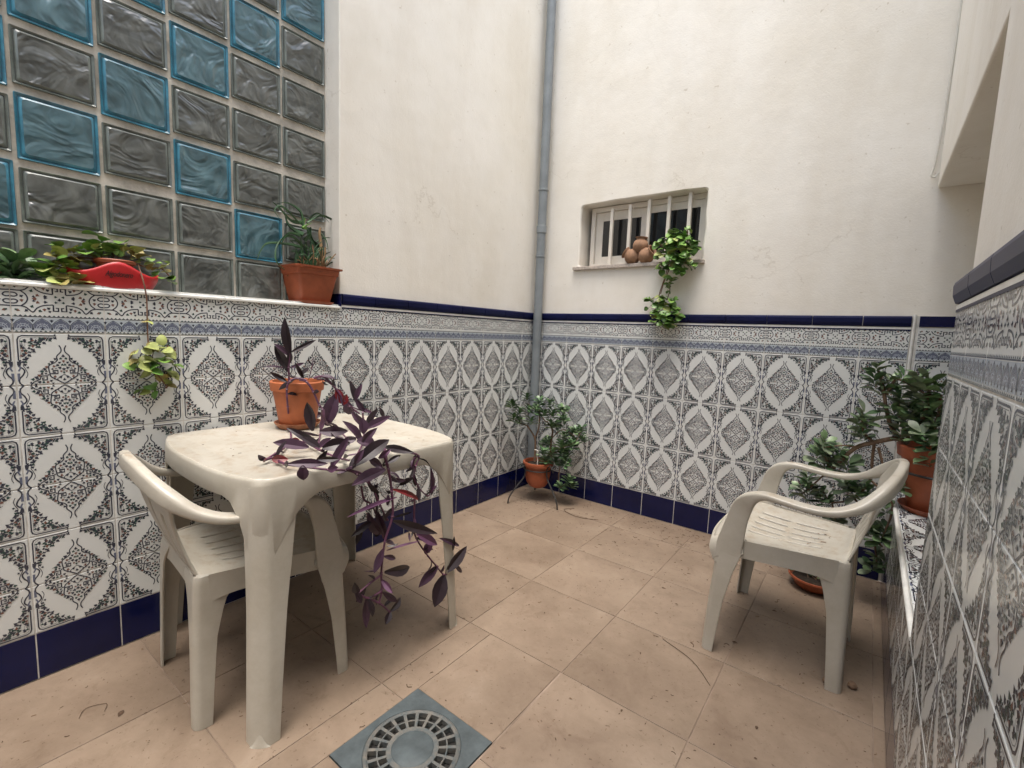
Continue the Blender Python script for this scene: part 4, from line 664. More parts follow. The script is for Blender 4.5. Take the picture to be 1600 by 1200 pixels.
# ------------------------------------------------------------------ barred window in the back wall
bw = thing('barred_window', 'small white sliding window behind vertical white bars in the back wall', 'window', (.7, .1, 1.545))
m_ = MB(); y0, y1 = .100, .140
X0, X1, ZA, ZB = .345, 1.095, 1.556, 1.938
def frame(mb, x0, x1, z0, z1, ya, yb, t, top=None, bot=None):
    top = top or t; bot = bot or t
    mb.box((x0, ya, z0), (x0+t, yb, z1)); mb.box((x1-t, ya, z0), (x1, yb, z1))
    mb.box((x0+t, ya, z0), (x1-t, yb, z0+bot)); mb.box((x0+t, ya, z1-top), (x1-t, yb, z1))
frame(m_, X0, X1, ZA, ZB, y0, y1, .028, .030, .022); weighted(obj('frame', m_, M['alu'], bw), .0015)
for xa, xb, yy, tp_, bt, sd in ((.374, .735, .116, .055, .045, .050), (.722, 1.066, .106, .042, .040, .022)):
    m_ = MB(); frame(m_, xa, xb, ZA+.023, ZB-.031, yy, yy+.012, sd, tp_, bt); s_ = weighted(obj('sash', m_, M['alu'], bw), .0015)
    m_ = MB(); m_.box((xa+sd-.002, yy+.004, ZA+.023+bt-.002), (xb-sd+.002, yy+.008, ZB-.031-tp_+.002)); obj('pane', m_, M['darkglass'], s_)
for x, top in ((.516, 1.90), (.637, 1.912), (.758, 1.925), (.880, 1.93), (1.000, 1.936)):
    m_ = MB(); m_.box((x-.010, .045, 1.549), (x+.010, .065, top+.006)); weighted(obj('bar', m_, M['alu'], bw), .002)
m_ = MB(); m_.box((.283, -.014, 1.528), (1.118, .128, 1.549)); ws = obj('window_sill', m_, M['marble']); weighted(ws, .002); tag(ws, 'speckled stone sill projecting under the small barred window', 'sill')
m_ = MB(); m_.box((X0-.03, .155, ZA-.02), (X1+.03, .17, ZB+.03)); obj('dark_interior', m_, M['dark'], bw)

# ------------------------------------------------------------------ downpipe and cable
dp = thing('downpipe', 'grey plastic rainwater pipe running down the corner between the two walls', 'pipe', (.05, -.05, .1))
m_ = MB(); m_.tube([(.047, -.049, z) for z in (.12, 1.3, 2.0, 2.7, 4.3)], .0295, 20); obj('pipe_section', m_, M['pvc'], dp)
for z, hh in ((2.055, .012), (1.78, .05), (1.62, .008), (3.6, .05)):
    m_ = MB(); m_.lathe([(.0300, 0), (.0335, .002), (.0335, hh-.002), (.0300, hh)], (.047, -.049, z), 24); obj('collar', m_, M['pvc'], dp)
m_ = MB(); pts = [(2.055, -.012, 4.3), (2.054, -.012, 3.2), (2.060, -.012, 2.6), (2.052, -.012, 2.1), (2.045, -.010, 1.93), (2.040, -.010, 1.87), (2.036, -.010, 1.842), (2.048, -.010, 1.835), (2.058, -.008, 1.85)]
m_.tube(catmull(pts, 5), .0042, 8); o = obj('cable', m_, M['cable']); tag(o, 'thin white cable hanging down the back wall corner with a hooked end', 'cable')

# ------------------------------------------------------------------ floor drain
dr = thing('floor_drain', 'square grey blue floor drain with a round slotted grate', 'drain', (1.049, -1.998, 0))
cx, cy = 1.049, -1.998
m_ = MB()                                                           # plate with a round hole
N_ = 64; h = .1485
def sq(a, hh):
    c, s = math.cos(a), math.sin(a); k = hh/max(abs(c), abs(s)); return (cx+c*k, cy+s*k)
angs = [2*PI*k/N_+PI/4*0 for k in range(N_)]
ro = [(*sq(a, h), .002) for a in angs]; ri = [(cx+.128*math.cos(a), cy+.128*math.sin(a), .003) for a in angs]
ri2 = [(cx+.1265*math.cos(a), cy+.1265*math.sin(a), .001) for a in angs]; ri3 = [(cx+.1265*math.cos(a), cy+.1265*math.sin(a), -.015) for a in angs]
rb = [(x, y, -.01) for x, y, z in ro]
m_.add(rb+ro+ri+ri2+ri3, [(j*N_+k, j*N_+(k+1) % N_, (j+1)*N_+(k+1) % N_, (j+1)*N_+k) for j in range(4) for k in range(N_)])
obj('plate', m_, M['drain'], dr)
m_ = MB()
def annulus(mb, r0, r1, z0, z1, n=96, m=0, crown=0):
    prof = [(r0, z0), (r0, z1-.001), (r0+.001, z1), ((r0+r1)/2, z1+crown), (r1-.001, z1), (r1, z1-.001), (r1, z0)]
    vs = [(cx+r*math.cos(2*PI*k/n), cy+r*math.sin(2*PI*k/n), z) for r, z in prof for k in range(n)]
    mb.add(vs, [(j*n+k, j*n+(k+1) % n, (j+1)*n+(k+1) % n, (j+1)*n+k) for j in range(6) for k in range(n)], m, True)
annulus(m_, .1145, .1262, -.012, .0035, crown=.002); annulus(m_, .0885, .0925, -.012, .0025); annulus(m_, .055, .0685, -.012, .003)
for k in range(20):
    a = 2*PI*(k+.35)/20; ca, sa = math.cos(a), math.sin(a); w = .0036
    q = []
    for r, ww in ((.060, w*.9), (.117, w*1.35)):
        for sg in (-1, 1): q.append((cx+r*ca-sg*ww*sa, cy+r*sa+sg*ww*ca))
    P = [q[0], q[2], q[3], q[1]]
    m_.add([(*p_, -.012) for p_ in P]+[(*p_, .0022) for p_ in P], [(4, 5, 6, 7), (0, 1, 5, 4), (1, 2, 6, 5), (2, 3, 7, 6), (3, 0, 4, 7)])
g_ = obj('grate', m_, M['drain_rust'], dr)
m_ = MB(); m_.lathe([(.0555, -.008), (.0555, .002), (.052, .0045), (.03, .0065), (0.0001, .007)], (cx, cy, 0), 48); obj('centre_cap', m_, M['drain'], dr)
m_ = MB(); m_.lathe([(.127, -.035), (.127, -.014)], (cx, cy, 0), 48); m_.lathe([(0.0001, -.034), (.13, -.034)], (cx, cy, 0), 24); obj('well', m_, M['dark'], dr)

# ------------------------------------------------------------------ plastic table
tb = thing('plastic_table', 'square cream plastic garden table with notched corners and a purple trailing plant on top', 'table', (.385, -1.885, 0), R(-1.0))
def outline(off=0, bow=.042, notch=0):
    pts = []
    for q in range(4):
        side = []; ex = q % 2                                       # 0: bowed side, 1: straight side
        for i in range(-10, 11):
            t = i/10; x = t*(.318 if not ex else .312)
            d = (.352+bow*(1-abs(t)**3) if not ex else .360+.004*(1-t*t))-off
            side.append((x, -d, (1-abs(t))*.318, ex))
        cx, cy = (.360, .354) if not ex else (.354, .360)
        for k in range(1, 6):
            aa = R(15*k); f_ = (1-.17*math.sin(2*aa)-notch*math.sin(2*aa)**2); rr = .038
            px = cx-rr+rr*math.sin(aa)*f_; py = cy-rr+rr*math.cos(aa)*f_
            side.append((px-off*math.sin(aa), -(py-off*math.cos(aa)), 0, 2))
        a = R(90*q); pts += [(x*math.cos(a)-y*math.sin(a), x*math.sin(a)+y*math.cos(a), d, e) for x, y, d, e in side]
    return pts
def low(d, e): return .650-.150*max(0, 1-d/(.090 if e == 0 else .150))**2.2
m_ = MB(); rings = []
for off, z, nt in ((.012, .690, 0), (.006, .690, 0), (.005, 0, 0), (.0, 0, 0), (-.0015, -.003, 0), (-.0005, .690, 0), (.0005, .696, .02), (.001, .701, .10), (.003, .7068, .12), (.0070, .710, .12), (.012, .7098, .10), (.014, .7088, .09)):
    rings.append([(x, y, z if z > .1 else low(d, e)-z) for x, y, d, e in outline(off, notch=nt)])
m_.loft(rings, 0, True)
o = obj('tabletop', m_, M['plastic'], tb, local=True)
def Lsec(cxx, cyy, sx, sy, fx, fy, r, th, z, ch=0):
    """angle section: flanges running back along x and y from a rounded outer corner"""
    out = [(-fx, 0)]; n = 6; pw = 1+ch*.55
    def arc(rad, k):
        a = R(90*k/n); s_, c_ = math.sin(a), math.cos(a)
        f_ = 1-ch*.17*math.sin(2*a)
        return (-r+rad*s_*f_, -r+rad*c_*f_)
    for k in range(n+1): out.append(arc(r, k))
    out += [(0, -fy), (-th, -fy)]
    r2 = max(r-th, .002)
    for k in range(n, -1, -1): out.append(arc(r2, k))
    out += [(-fx, -th)]
    pts = [(cxx+sx*u, cyy+sy*v, z) for u, v in out]
    return pts if sx*sy > 0 else pts[::-1]
for sx in (1, -1):
    for sy in (1, -1):
        m_ = MB(); rings = []
        for z, c, fx_, fy_, r_ in ((0, .379, .060, .062, .036), (.15, .374, .060, .068, .037), (.35, .3655, .062, .078, .038), (.44, .3632, .066, .086, .038), (.495, .3618, .070, .092, .038), (.54, .3611, .073, .096, .038), (.59, .3605, .077, .101, .038), (.64, .3598, .081, .107, .038), (.686, .3590, .084, .112, .038)):
            rings.append(Lsec(sx*c, sy*(c-.006), sx, sy, fx_, fy_, r_, .005, z, 1))
        m_.loft(rings, 0, True)
        o = obj('leg', m_, M['plastic'], tb, local=True); weighted(o, .0012, 2)
        m_ = MB(); rf = []
        for k in range(9):
            aa = R(90*k/8); f_ = 1-.17*math.sin(2*aa); rr = .036
            rf.append((.379-rr+rr*math.sin(aa)*f_, .373-rr+rr*math.cos(aa)*f_))
        mid = rf[4]; hgt = [0, .006, .016, .028, .036, .028, .016, .006, 0]
        vs = [(sx*(u+.0025), sy*(v+.0025), .0005) for u, v in rf]+[(sx*(u+.0005-.002*h_/.036), sy*(v+.0005-.002*h_/.036), .001+h_) for (u, v), h_ in zip(rf, hgt)]+[(sx*(u-.004), sy*(v-.004), .0005) for u, v in rf]
        m_.add(vs, [(k, k+1, 10+k, 9+k) for k in range(8)]+[(18+k, 19+k, 1+k, k) for k in range(8)], 0, True)
        obj('foot_plug', m_, M['plastic'], o, local=True)

# ------------------------------------------------------------------ plastic armchair, x right, y forward
def make_chair(label, loc, rz):
    t = thing('plastic_armchair', label, 'chair', loc, rz, 'cream plastic armchairs')
    P = M['plastic']
    # seat
    nx, ny = 48, 40; vs = []; fs = []; cells = set()
    def sp(u, v):                                                   # u -1..1, v 0 rear .. 1 front
        hw = .178+(.250-.178)*(v**.8)-.022*max(0, (v-.8)/.2)**2; y = -.185+.405*v-.018*(abs(u)**3)*(1 if v > .7 else 0)
        x = u*hw
        z = .432-.020*(1-u*u)*math.sin(PI*min(1, v*1.08))**.8
        z -= .006*abs(u)**6
        if v > .88: z -= .016*((v-.88)/.12)**2
        if v < .12: z += .020*((.12-v)/.12)**2*(1-u*u)
        return (x, y, z)
    for j in range(ny+1):
        for i in range(nx+1): vs.append(sp(-1+2*i/nx, j/ny))
    for j in range(ny):
        v = (j+.5)/ny
        for i in range(nx):
            slot = i % 6 == 0 and 12 <= i <= 36 and (.20 < v < .44 or .50 < v < .76)
            if not slot: a = j*(nx+1)+i; fs.append((a, a+1, a+nx+2, a+nx+1))
    m_ = MB(); m_.add(vs, fs, 0, True); s_ = obj('seat', m_, P, t, local=True)
    sd = s_.modifiers.new('thick', 'SOLIDIFY'); sd.thickness = .006; sd.offset = -1
    # backrest
    nx, ny = 45, 36; vs = []; fs = []
    def bp_(u, v):
        hw = .172-.020*math.sin(PI*min(1, v/.8))+.030*max(0, (v-.6)/.4)**1.6
        y = -.178-.102*v**.9+.040*v*u*u-.010*math.sin(PI*v)
        z = .418+.312*v-.062*(v**2.2)*abs(u)**2.4
        return (u*hw, y, z)
    for j in range(ny+1):
        for i in range(nx+1): vs.append(bp_(-1+2*i/nx, j/ny))
    for j in range(ny):
        v = (j+.5)/ny
        for i in range(nx):
            u = -1+2*(i+.5)/nx
            slot = (i in (6, 14, 22, 30, 38) or i in (5, 13, 31, 39)) and .13 < v < (.70 if abs(u) < .5 else .62)
            if abs(u) < .09 and .82 < v < .90: slot = True
            if abs(u) < .05 and .80 < v < .92: slot = True
            if not slot: a = j*(nx+1)+i; fs.append((a, a+1, a+nx+2, a+nx+1))
    m_ = MB(); m_.add(vs, fs, 0, True); s_ = obj('backrest', m_, P, t, local=True)
    sd = s_.modifiers.new('thick', 'SOLIDIFY'); sd.thickness = .007; sd.offset = 0
    # arms: blade rising from the seat side, bending into the flat arm, sweeping up into the back rim
    ctl = [((.2522, .1535, .330), (1, 0, 0), .008, .070), ((.2530, .1450, .40), (1, 0, 0), .008, .081), ((.2540, .1370, .44), (1, 0, 0), .009, .077), ((.256, .126, .50), (1, 0, 0), .011, .066), ((.2575, .112, .552), (1, 0, 0), .017, .062), ((.260, .086, .588), (1, 0, 0), .032, .044),
           ((.262, .045, .606), (1, 0, 0), .046, .022), ((.264, -.01, .603), (1, 0, 0), .050, .018), ((.264, -.075, .597), (1, 0, 0), .050, .018), ((.259, -.138, .601), (1, -.2, 0), .046, .021), ((.238, -.196, .624), (.8, -.6, 0), .038, .028),
           ((.200, -.240, .658), (.6, -.8, 0), .034, .044), ((.135, -.270, .692), (.35, -1, 0), .028, .048), ((.065, -.285, .714), (.15, -1, 0), .026, .048), ((0, -.290, .721), (0, -1, 0), .026, .048)]
    for s in (1, -1):
        pr = catmull([c[0] for c in ctl], 4); ax = catmull([c[1] for c in ctl], 4); wS = catmull([(c[2], c[3]) for c in ctl], 4)
        pts = [(s*p[0], p[1], p[2]) for p in pr]; axs = [(s*a[0], a[1], a[2]) for a in ax]
        secs = []
        for w in wS:
            a, b = float(w[0]), float(w[1]); q = rrect(a, b, min(a, b)*.34, 3)
            secs.append(q if s > 0 else q[::-1])
        m_ = MB(); m_.sweep(pts, axs, secs); obj('armrest', m_, P, t, local=True)
    # legs
    for s in (1, -1):
        m_ = MB(); rings = []
        for z, c, yf, fx, fy in ((0, .260, .207, .032, .040), (.06, .2595, .205, .034, .043), (.20, .2585, .198, .038, .051), (.30, .2575, .191, .043, .064), (.345, .257, .1885, .050, .074), (.38, .2565, .187, .056, .083), (.402, .2560, .186, .060, .084)):
            rings.append(Lsec(s*c, yf, s, 1, fx, fy, .018, .006, z))
        m_.loft(rings, 0, True); o = obj('leg', m_, P, t, local=True); weighted(o, .0012, 2)
        m_ = MB(); rings = []
        for z, c, yf, fx, fy in ((0, .195, -.207, .034, .044), (.10, .194, -.205, .037, .048), (.25, .1915, -.201, .043, .056), (.32, .190, -.199, .053, .070), (.35, .1895, -.198, .058, .078), (.372, .189, -.197, .068, .092), (.388, .188, -.196, .078, .108), (.402, .1872, -.195, .09, .125), (.414, .1865, -.194, .10, .14), (.4265, .1835, -.190, .10, .14)):
            rings.append(Lsec(s*c, yf, s, -1, fx, fy, .020, .006, z))
        m_.loft(rings, 0, True); o = obj('leg', m_, P, t, local=True); weighted(o, .0012, 2)
    # aprons under the seat edge, one per side
    def skirt(p0, p1, d0, d1, n=18, both=False, fwd=True):
        m_ = MB()
        A = Vector(p0); B = Vector(p1); dirv = (B-A).normalized(); nv = Vector((dirv.y, -dirv.x, 0))*.004
        top = []; bot = []
        for i in range(n+1):
            q = i/n; p_ = A.lerp(B, q); lo = d0+(d1-d0)*(abs(2*q-1)**4 if both else max(0, 2*q-1)**4 if fwd else max(0, 1-2*q)**4)
            top.append(p_); bot.append(p_-Vector((0, 0, lo)))
        k = n+1
        vs = top+bot+[v-nv for v in top]+[v-nv for v in bot]; fs = []
        for i in range(n): fs += [(i, i+1, k+i+1, k+i), (3*k+i, 3*k+i+1, 2*k+i+1, 2*k+i), (k+i, k+i+1, 3*k+i+1, 3*k+i), (2*k+i, 2*k+i+1, i+1, i)]
        m_.add(vs, fs, 0, True); obj('apron', m_, P, t, local=True)
    skirt((.2505, .15, .430), (.1840, -.16, .430), .062, .080); skirt((-.184, -.16, .430), (-.2505, .15, .430), .062, .080, fwd=False)
    skirt((-.165, -.190, .432), (.165, -.190, .432), .05, .075, both=True)
    # rolled front lip running down to the front legs
    m_ = MB(); vs = []; fs = []; nv_ = 9; path = []
    for k in range(9): v = .70+.30*k/9; path.append((Vector(sp(1, v)), Vector((.2540, min(.405*v-.185, .186), .385-.05*k/9))))
    for i in range(41):
        u = 1-2*i/40; side = max(0, (abs(u)-.62)/.38)**1.6
        path.append((Vector(sp(u, 1)), Vector((u*.2520, .1885-.004*(1-side), .395-.060*side))))
    for k in range(8, -1, -1): v = .70+.30*k/9; path.append((Vector(sp(-1, v)), Vector((-.2540, min(.405*v-.185, .186), .385-.05*k/9))))
    for top, end in path:
        o_ = Vector((top.x*.9, max(0, top.y-.12)*2.2, 0)); o_ = o_.normalized() if o_.length > 0 else o_
        amp = .018*min(1, max(0, (top.y-.10)/.10))
        for j in range(nv_+1):
            w = j/nv_; vs.append(top.lerp(end, w)+o_*(amp*math.sin(PI*w**.75)*(1-w*.5))-Vector((0, 0, .006*math.sin(PI*w))))
    for i in range(len(path)-1):
        for j in range(nv_): a = i*(nv_+1)+j; fs.append((a, a+1, a+nv_+2, a+nv_+1))
    m_.add(vs, fs, 0, True); o = obj('front_lip', m_, P, t, local=True); sd = o.modifiers.new('thick', 'SOLIDIFY'); sd.thickness = .005; sd.offset = 0
    return t
c1 = make_chair('cream plastic armchair pushed halfway under the table beside the glass block wall', (.392, -2.118, 0), R(-4.5))
c2 = copy_tree(c1); c2.location = (1.735, -.810, 0); c2.rotation_euler = (0, 0, R(88)); c2['label'] = 'cream plastic armchair standing free on the right with leaf bits on its seat'

# ------------------------------------------------------------------ plants
def leaf(mb, base, tip, nrm, w, m=0, cup=.12, bend=.1, shape='lance', thick=0):
    b = Vector(base); t = Vector(tip); ax = t-b; Ln = ax.length
    if Ln < 1e-5: return
    ax.normalize(); n = Vector(nrm); n = n-ax*n.dot(ax)
    n = n.normalized() if n.length > 1e-4 else ax.orthogonal().normalized()
    sd = ax.cross(n)
    if shape == 'lance': st = [(0, .22), (.15, .62), (.35, .96), (.55, 1), (.75, .74), (.9, .36), (1, .02)]
    elif shape == 'round': st = [(0, .25), (.1, .68), (.3, .97), (.52, 1), (.76, .82), (.92, .48), (1, .12)]
    else: st = [(0, .15), (.2, .5), (.45, .9), (.65, 1), (.83, .8), (.95, .42), (1, .1)]
    vs = []; fs = []
    for i, (q, k) in enumerate(st):
        c = b+ax*(Ln*q)+n*(bend*Ln*math.sin(PI*q)-bend*.3*Ln*q)
        e = n*(cup*w*k); vs += [c-sd*(w/2*k)+e, c, c+sd*(w/2*k)+e]
    for i in range(len(st)-1):
        for k in (0, 1): a = i*3+k; fs.append((a, a+1, a+4, a+3))
    mb.add(vs, fs, m, True)
    if thick:
        o = len(mb.v); nv = len(vs)
        mb.add([Vector(v)-n*thick*(1 if k % 3 == 1 else .35) for k, v in enumerate(vs)], [f[::-1] for f in fs], m, True)
rj = random.Random(3)
def rv(r=rj): 
    v = Vector((r.uniform(-1, 1), r.uniform(-1, 1), r.uniform(-1, 1))); return v.normalized()
def jade_cluster(mb, c, r, rnd, n=13, mats=(0, 0, 1), stem=None, size=.030):
    """a rosette of plump paired leaves round a short twig"""
    c = Vector(c); up = Vector((rnd.uniform(-.45, .45), rnd.uniform(-.45, .45), 1)).normalized()
    a0 = up.orthogonal().normalized(); b0 = up.cross(a0)
    if stem: stem.tube([c-up*r*.9, c+up*r*.35], [.0032, .0018], 5)
    for k in range(n):
        lv = k//2; an = lv*PI/2+(k % 2)*PI+rnd.uniform(-.35, .35)
        h = (lv/(n/2))*r*1.3-r*.7
        d = (a0*math.cos(an)+b0*math.sin(an)); tilt = .15+.85*lv/(n/2)
        dirv = (d+up*tilt*.9).normalized(); L_ = size*rnd.uniform(.75, 1.15)*(1-.25*(lv/(n/2)))
        p0 = c+up*h+d*.003
        leaf(mb, p0, p0+dirv*L_, up*1.0-d*.4+rv(rnd)*.25, L_*rnd.uniform(.50, .62), rnd.choice(mats), .06, .06, 'obov', .0035)
def round_cluster(mb, c, r, rnd, mats, n=7, size=.036, stem=None, facing=Vector((.6, -.75, .35))):
    c = Vector(c)
    for k in range(n):
        d = rv(rnd); d = (d+facing*.45).normalized(); p0 = c+d*r*rnd.uniform(.05, .55)
        side = rv(rnd); side = (side-d*side.dot(d)); side.z = side.z*.5-(.12 if c.z < 1.2 or c.y > -1.9 else -.10); side.normalize()
        L_ = size*rnd.uniform(.7, 1.15)
        leaf(mb, p0, p0+side*L_, Vector((0, 0, 1))*.9+facing*.6+rv(rnd)*.55, L_*rnd.uniform(.82, .98), rnd.choice(mats), .13, .10, 'round')
def pot(mb, c, r0, r1, h, rim=.012, rimh=.022, sides=48, t=.004):
    prof = [(r0*.96, 0), (r0, .004), (r0+(r1-r0)*.82, h-rimh-.002), (r1+rim*.55, h-rimh), (r1+rim, h-.003), (r1+rim-.002, h), (r1-t, h), (r1-t-.004, h-rimh), (r0+(r1-r0)*.7-t, h*.7), (.0001, h*.7)]
    mb.lathe(prof, c, sides)
def saucer(mb, c, r, h=.018):
    mb.lathe([(r*.82, 0), (r*.97, h*.8), (r, h), (r-.004, h), (r*.8, .004), (.0001, .004)], c, 40)
def soil(parent, c, r, z):
    m_ = MB(); m_.lathe([(r, z-.004), (r*.7, z+.003), (r*.3, z+.006), (.0001, z+.004)], c, 24, wob=.02); return obj('soil', m_, M['soil'], parent)
D = DATA

# purple plant on the table
tp_ = thing('potted_plant', 'purple trailing plant in an orange terracotta pot spilling over the table edge', 'plant', (.170, -1.850, .710))
c = (.185, -1.842, .711)
m_ = MB(); saucer(m_, c, .083, .021); obj('saucer', m_, M['saucer_clay'], tp_)
m_ = MB(); pot(m_, (c[0], c[1], .7165), .064, .090, .172, .006, .034, 56); obj('pot', m_, M['terracotta_orange'], tp_); soil(tp_, (c[0], c[1], .7165), .082, .150)
m_ = MB()
for pts, r in D['PS']:
    r = r*1.25
    cp_ = catmull(pts, 5); m_.tube(cp_, [r*(1-.35*i/len(cp_)) for i in range(len(cp_))], 7)
    for q in pts[1:-1]: m_.lathe([(.0001, -r*1.3), (r*1.35, -.0005), (.0001, r*1.3)], q, 7)
obj('stem', m_, M['purple_stem'], tp_)
m_ = MB(); rp = random.Random(8)
camd = Vector((.75, -.5, .45))
for b, t, w, cidx in D['PL']:
    b = Vector(b); t = Vector(t); t = t+Vector((rp.uniform(-.012, .02), rp.uniform(-.012, .006), 0))
    nr = (camd+rv(rp)*.38) if w > .010 else rv(rp)
    mm_ = cidx if cidx else rp.choice([0, 0, 1])
    leaf(m_, b, b+(t-b)*1.08, nr, w*1.25, {0: 0, 1: 1, 2: 2, 3: 3}[mm_], .26, rp.uniform(-.10, .14), 'lance', .0008)
for pts, r in D['PS']:
    q = catmull(pts, 3)
    for k in range(2, len(q)-1, 2):
        if rp.random() < .25: continue
        b = Vector(q[k]); tn = (Vector(q[k+1])-Vector(q[k-1])).normalized(); d_ = (tn*.8+rv(rp)*.9+Vector((0, 0, .15))).normalized(); L_ = rp.uniform(.030, .062)
        e_ = b+d_*L_
        if b.x < .76 and e_.z < .718 and b.z > .70: e_.z = .720
        leaf(m_, b, e_, camd*.5+rv(rp), L_*rp.uniform(.26, .36), rp.choice([0, 0, 1, 0, 3]), .22, rp.uniform(-.1, .15), 'lance', .0008)
obj('foliage', m_, [M['purple'], M['purple2'], M['purple_red'], M['purple_pale']], tp_)

# jade plant in its iron stand, in the corner
ps = thing('plant_stand', 'black iron three-legged stand holding the corner jade pot', 'stand', (.225, -.225, 0))
def stand_leg(mb, cx_, cy_, an, rr, zr, rf, z0=0, thick=.0045, hook=True):
    d = Vector((math.cos(an), math.sin(an), 0)); c_ = Vector((cx_, cy_, z0))
    P = [c_+d*rf+Vector((0, 0, .001)), c_+d*(rf-.012)+Vector((0, 0, zr*.22)), c_+d*(rf-.06)+Vector((0, 0, zr*.50)), c_+d*(rr+.012)+Vector((0, 0, zr*.78)), c_+d*(rr+.004)+Vector((0, 0, zr))]
    if hook: P += [c_+d*(rr+.010)+Vector((0, 0, zr+.028)), c_+d*(rr+.034)+Vector((0, 0, zr+.042)), c_+d*(rr+.060)+Vector((0, 0, zr+.030)), c_+d*(rr+.064)+Vector((0, 0, zr+.008))]
    mb.tube(catmull(P, 6), thick, 8)
for an in (-116, -18, 128):
    m_ = MB(); stand_leg(m_, .225, -.225, R(an), .090, .215, .215 if an != 128 else .19); obj('leg', m_, M['iron'], ps)
m_ = MB(); m_.tube([(.225+.094*math.cos(2*PI*k/40), -.225+.094*math.sin(2*PI*k/40), .215) for k in range(41)], .004, 8); obj('ring', m_, M['iron'], ps)
jp = thing('potted_plant', 'bushy green jade plant in a round-bottomed pot in the corner stand', 'plant', (.225, -.225, .09))
m_ = MB(); m_.lathe([(.0001, 0), (.030, .002), (.055, .014), (.074, .042), (.084, .09), (.088, .150), (.098, .152), (.103, .165), (.101, .178), (.090, .178), (.086, .150), (.0001, .150)], (.225, -.225, .085), 48)
obj('pot', m_, M['terracotta'], jp); soil(jp, (.225, -.225, .085), .085, .160)
m_ = MB()
for pts, r in D['JS']:
    q = catmull(pts, 4); m_.tube(q, [r*(1-.45*i/len(q)) for i in range(len(q))], 8)
obj('stem', m_, M['bark'], jp)
m_ = MB(); rn = random.Random(21)
for x, y, z, r in D['JC']:
    x = max(x, .03); y = min(y, -.03)
    jade_cluster(m_, (x, y, z), r, rn, 14, (0, 0, 1), None, .050)
    if r > .036: jade_cluster(m_, (max(.03, x+rn.uniform(-.03, .03)), min(-.03, y+rn.uniform(.02, .07)), z+rn.uniform(-.02, .02)), r, rn, 12, (0, 0, 1, 1), None, .046)
obj('foliage', m_, [M['jade'], M['jade2']], jp)
m_ = MB(); m_.tube(catmull([(.262, -.29, .25), (.262, -.292, .33), (.262, -.292, .352), (.240, -.296, .355)], 4), .0035, 8); obj('support_wire', m_, M['cable'], jp)

# big jade on the ledge
rp_ = thing('potted_plant', 'sprawling grey green jade plant in the large terracotta pot on the tiled ledge', 'plant', (2.155, -.25, LZ))
m_ = MB(); saucer(m_, (2.165, -.262, LZ+.0005), .115, .024); obj('saucer', m_, M['terracotta'], rp_)
m_ = MB(); pot(m_, (2.165, -.262, LZ+.006), .085, .130, .262, .010, .045, 56); obj('pot', m_, M['terracotta'], rp_); soil(rp_, (2.165, -.262, LZ+.006), .122, .235)
m_ = MB()
for pts, r in D['RS']:
    q = catmull(pts, 4); m_.tube(q, [r*(1-.4*i/len(q)) for i in range(len(q))], 8)
obj('stem', m_, M['bark'], rp_)
m_ = MB(); rn = random.Random(5)
for x, y, z, r in D['RC']:
    jade_cluster(m_, (x, min(y, -.04), z), r, rn, 9 if r < .045 else 11, (0, 0, 1, 1, 2), None, .070 if r >= .045 else .056)
    if r > .057: jade_cluster(m_, (x+rn.uniform(-.03, .03), min(-.04, y+rn.uniform(.0, .08)), z+rn.uniform(-.03, .03)), r, rn, 8, (0, 0, 2), None, .056)
obj('foliage', m_, [M['jade_grey'], M['jade2'], M['jade']], rp_)
ps2 = thing('plant_stand', 'black iron ring stand round the large pot on the tiled ledge', 'stand', (2.155, -.25, LZ))
m_ = MB(); m_.tube([(2.165+.135*math.cos(2*PI*k/40), -.262+.135*math.sin(2*PI*k/40), LZ+.165) for k in range(41)], .005, 8); obj('ring', m_, M['iron'], ps2)
for an in (-70, 50, 170):
    d = Vector((math.cos(R(an)), math.sin(R(an)), 0)); c_ = Vector((2.165, -.262, LZ))
    m_ = MB(); m_.tube(catmull([c_+d*.150+Vector((0, 0, .004)), c_+d*.146+Vector((0, 0, .05)), c_+d*.128+Vector((0, 0, .11)), c_+d*.139+Vector((0, 0, .165))], 5), .005, 8); obj('leg', m_, M['iron'], ps2)

# shallow bowl on the floor behind the right chair
bo = thing('plant_bowl', 'shallow terracotta bowl with a straggly small plant on the floor behind the free armchair', 'planter', (1.80, -.30, 0))
m_ = MB(); m_.lathe([(.060, .001), (.075, .012), (.098, .044), (.104, .050), (.103, .056), (.094, .055), (.084, .036), (.0001, .034)], (1.80, -.285, 0), 44); obj('bowl', m_, M['terracotta'], bo); soil(bo, (1.80, -.285, 0), .089, .044)
m_ = MB(); ms_ = MB(); rn = random.Random(4)
for k in range(9):
    a = rn.uniform(0, 6.28) if k > 3 else rn.uniform(2.4, 4.2); r = rn.uniform(.04, .15) if k > 3 else rn.uniform(.10, .17)
    e = Vector((1.80+r*math.cos(a), -.285+r*math.sin(a)*.8, rn.uniform(.03, .10)))
    mid = Vector((1.80+r*.5*math.cos(a), -.285+r*.4*math.sin(a), .09)); q = catmull([(1.80+rn.uniform(-.03, .03), -.285+rn.uniform(-.03, .03), .045), mid, e], 5)
    ms_.tube(q, .0018, 5)
    for j in range(2, len(q), 2):
        for s in (0, 1): d = rv(rn); d.z = abs(d.z); leaf(m_, q[j], Vector(q[j])+d*.022, rv(rn), .010, rn.choice((0, 1)), .1, .1, 'obov', .001)
obj('stem', ms_, M['bark'], bo); obj('foliage', m_, [M['jade'], M['jade2']], bo)

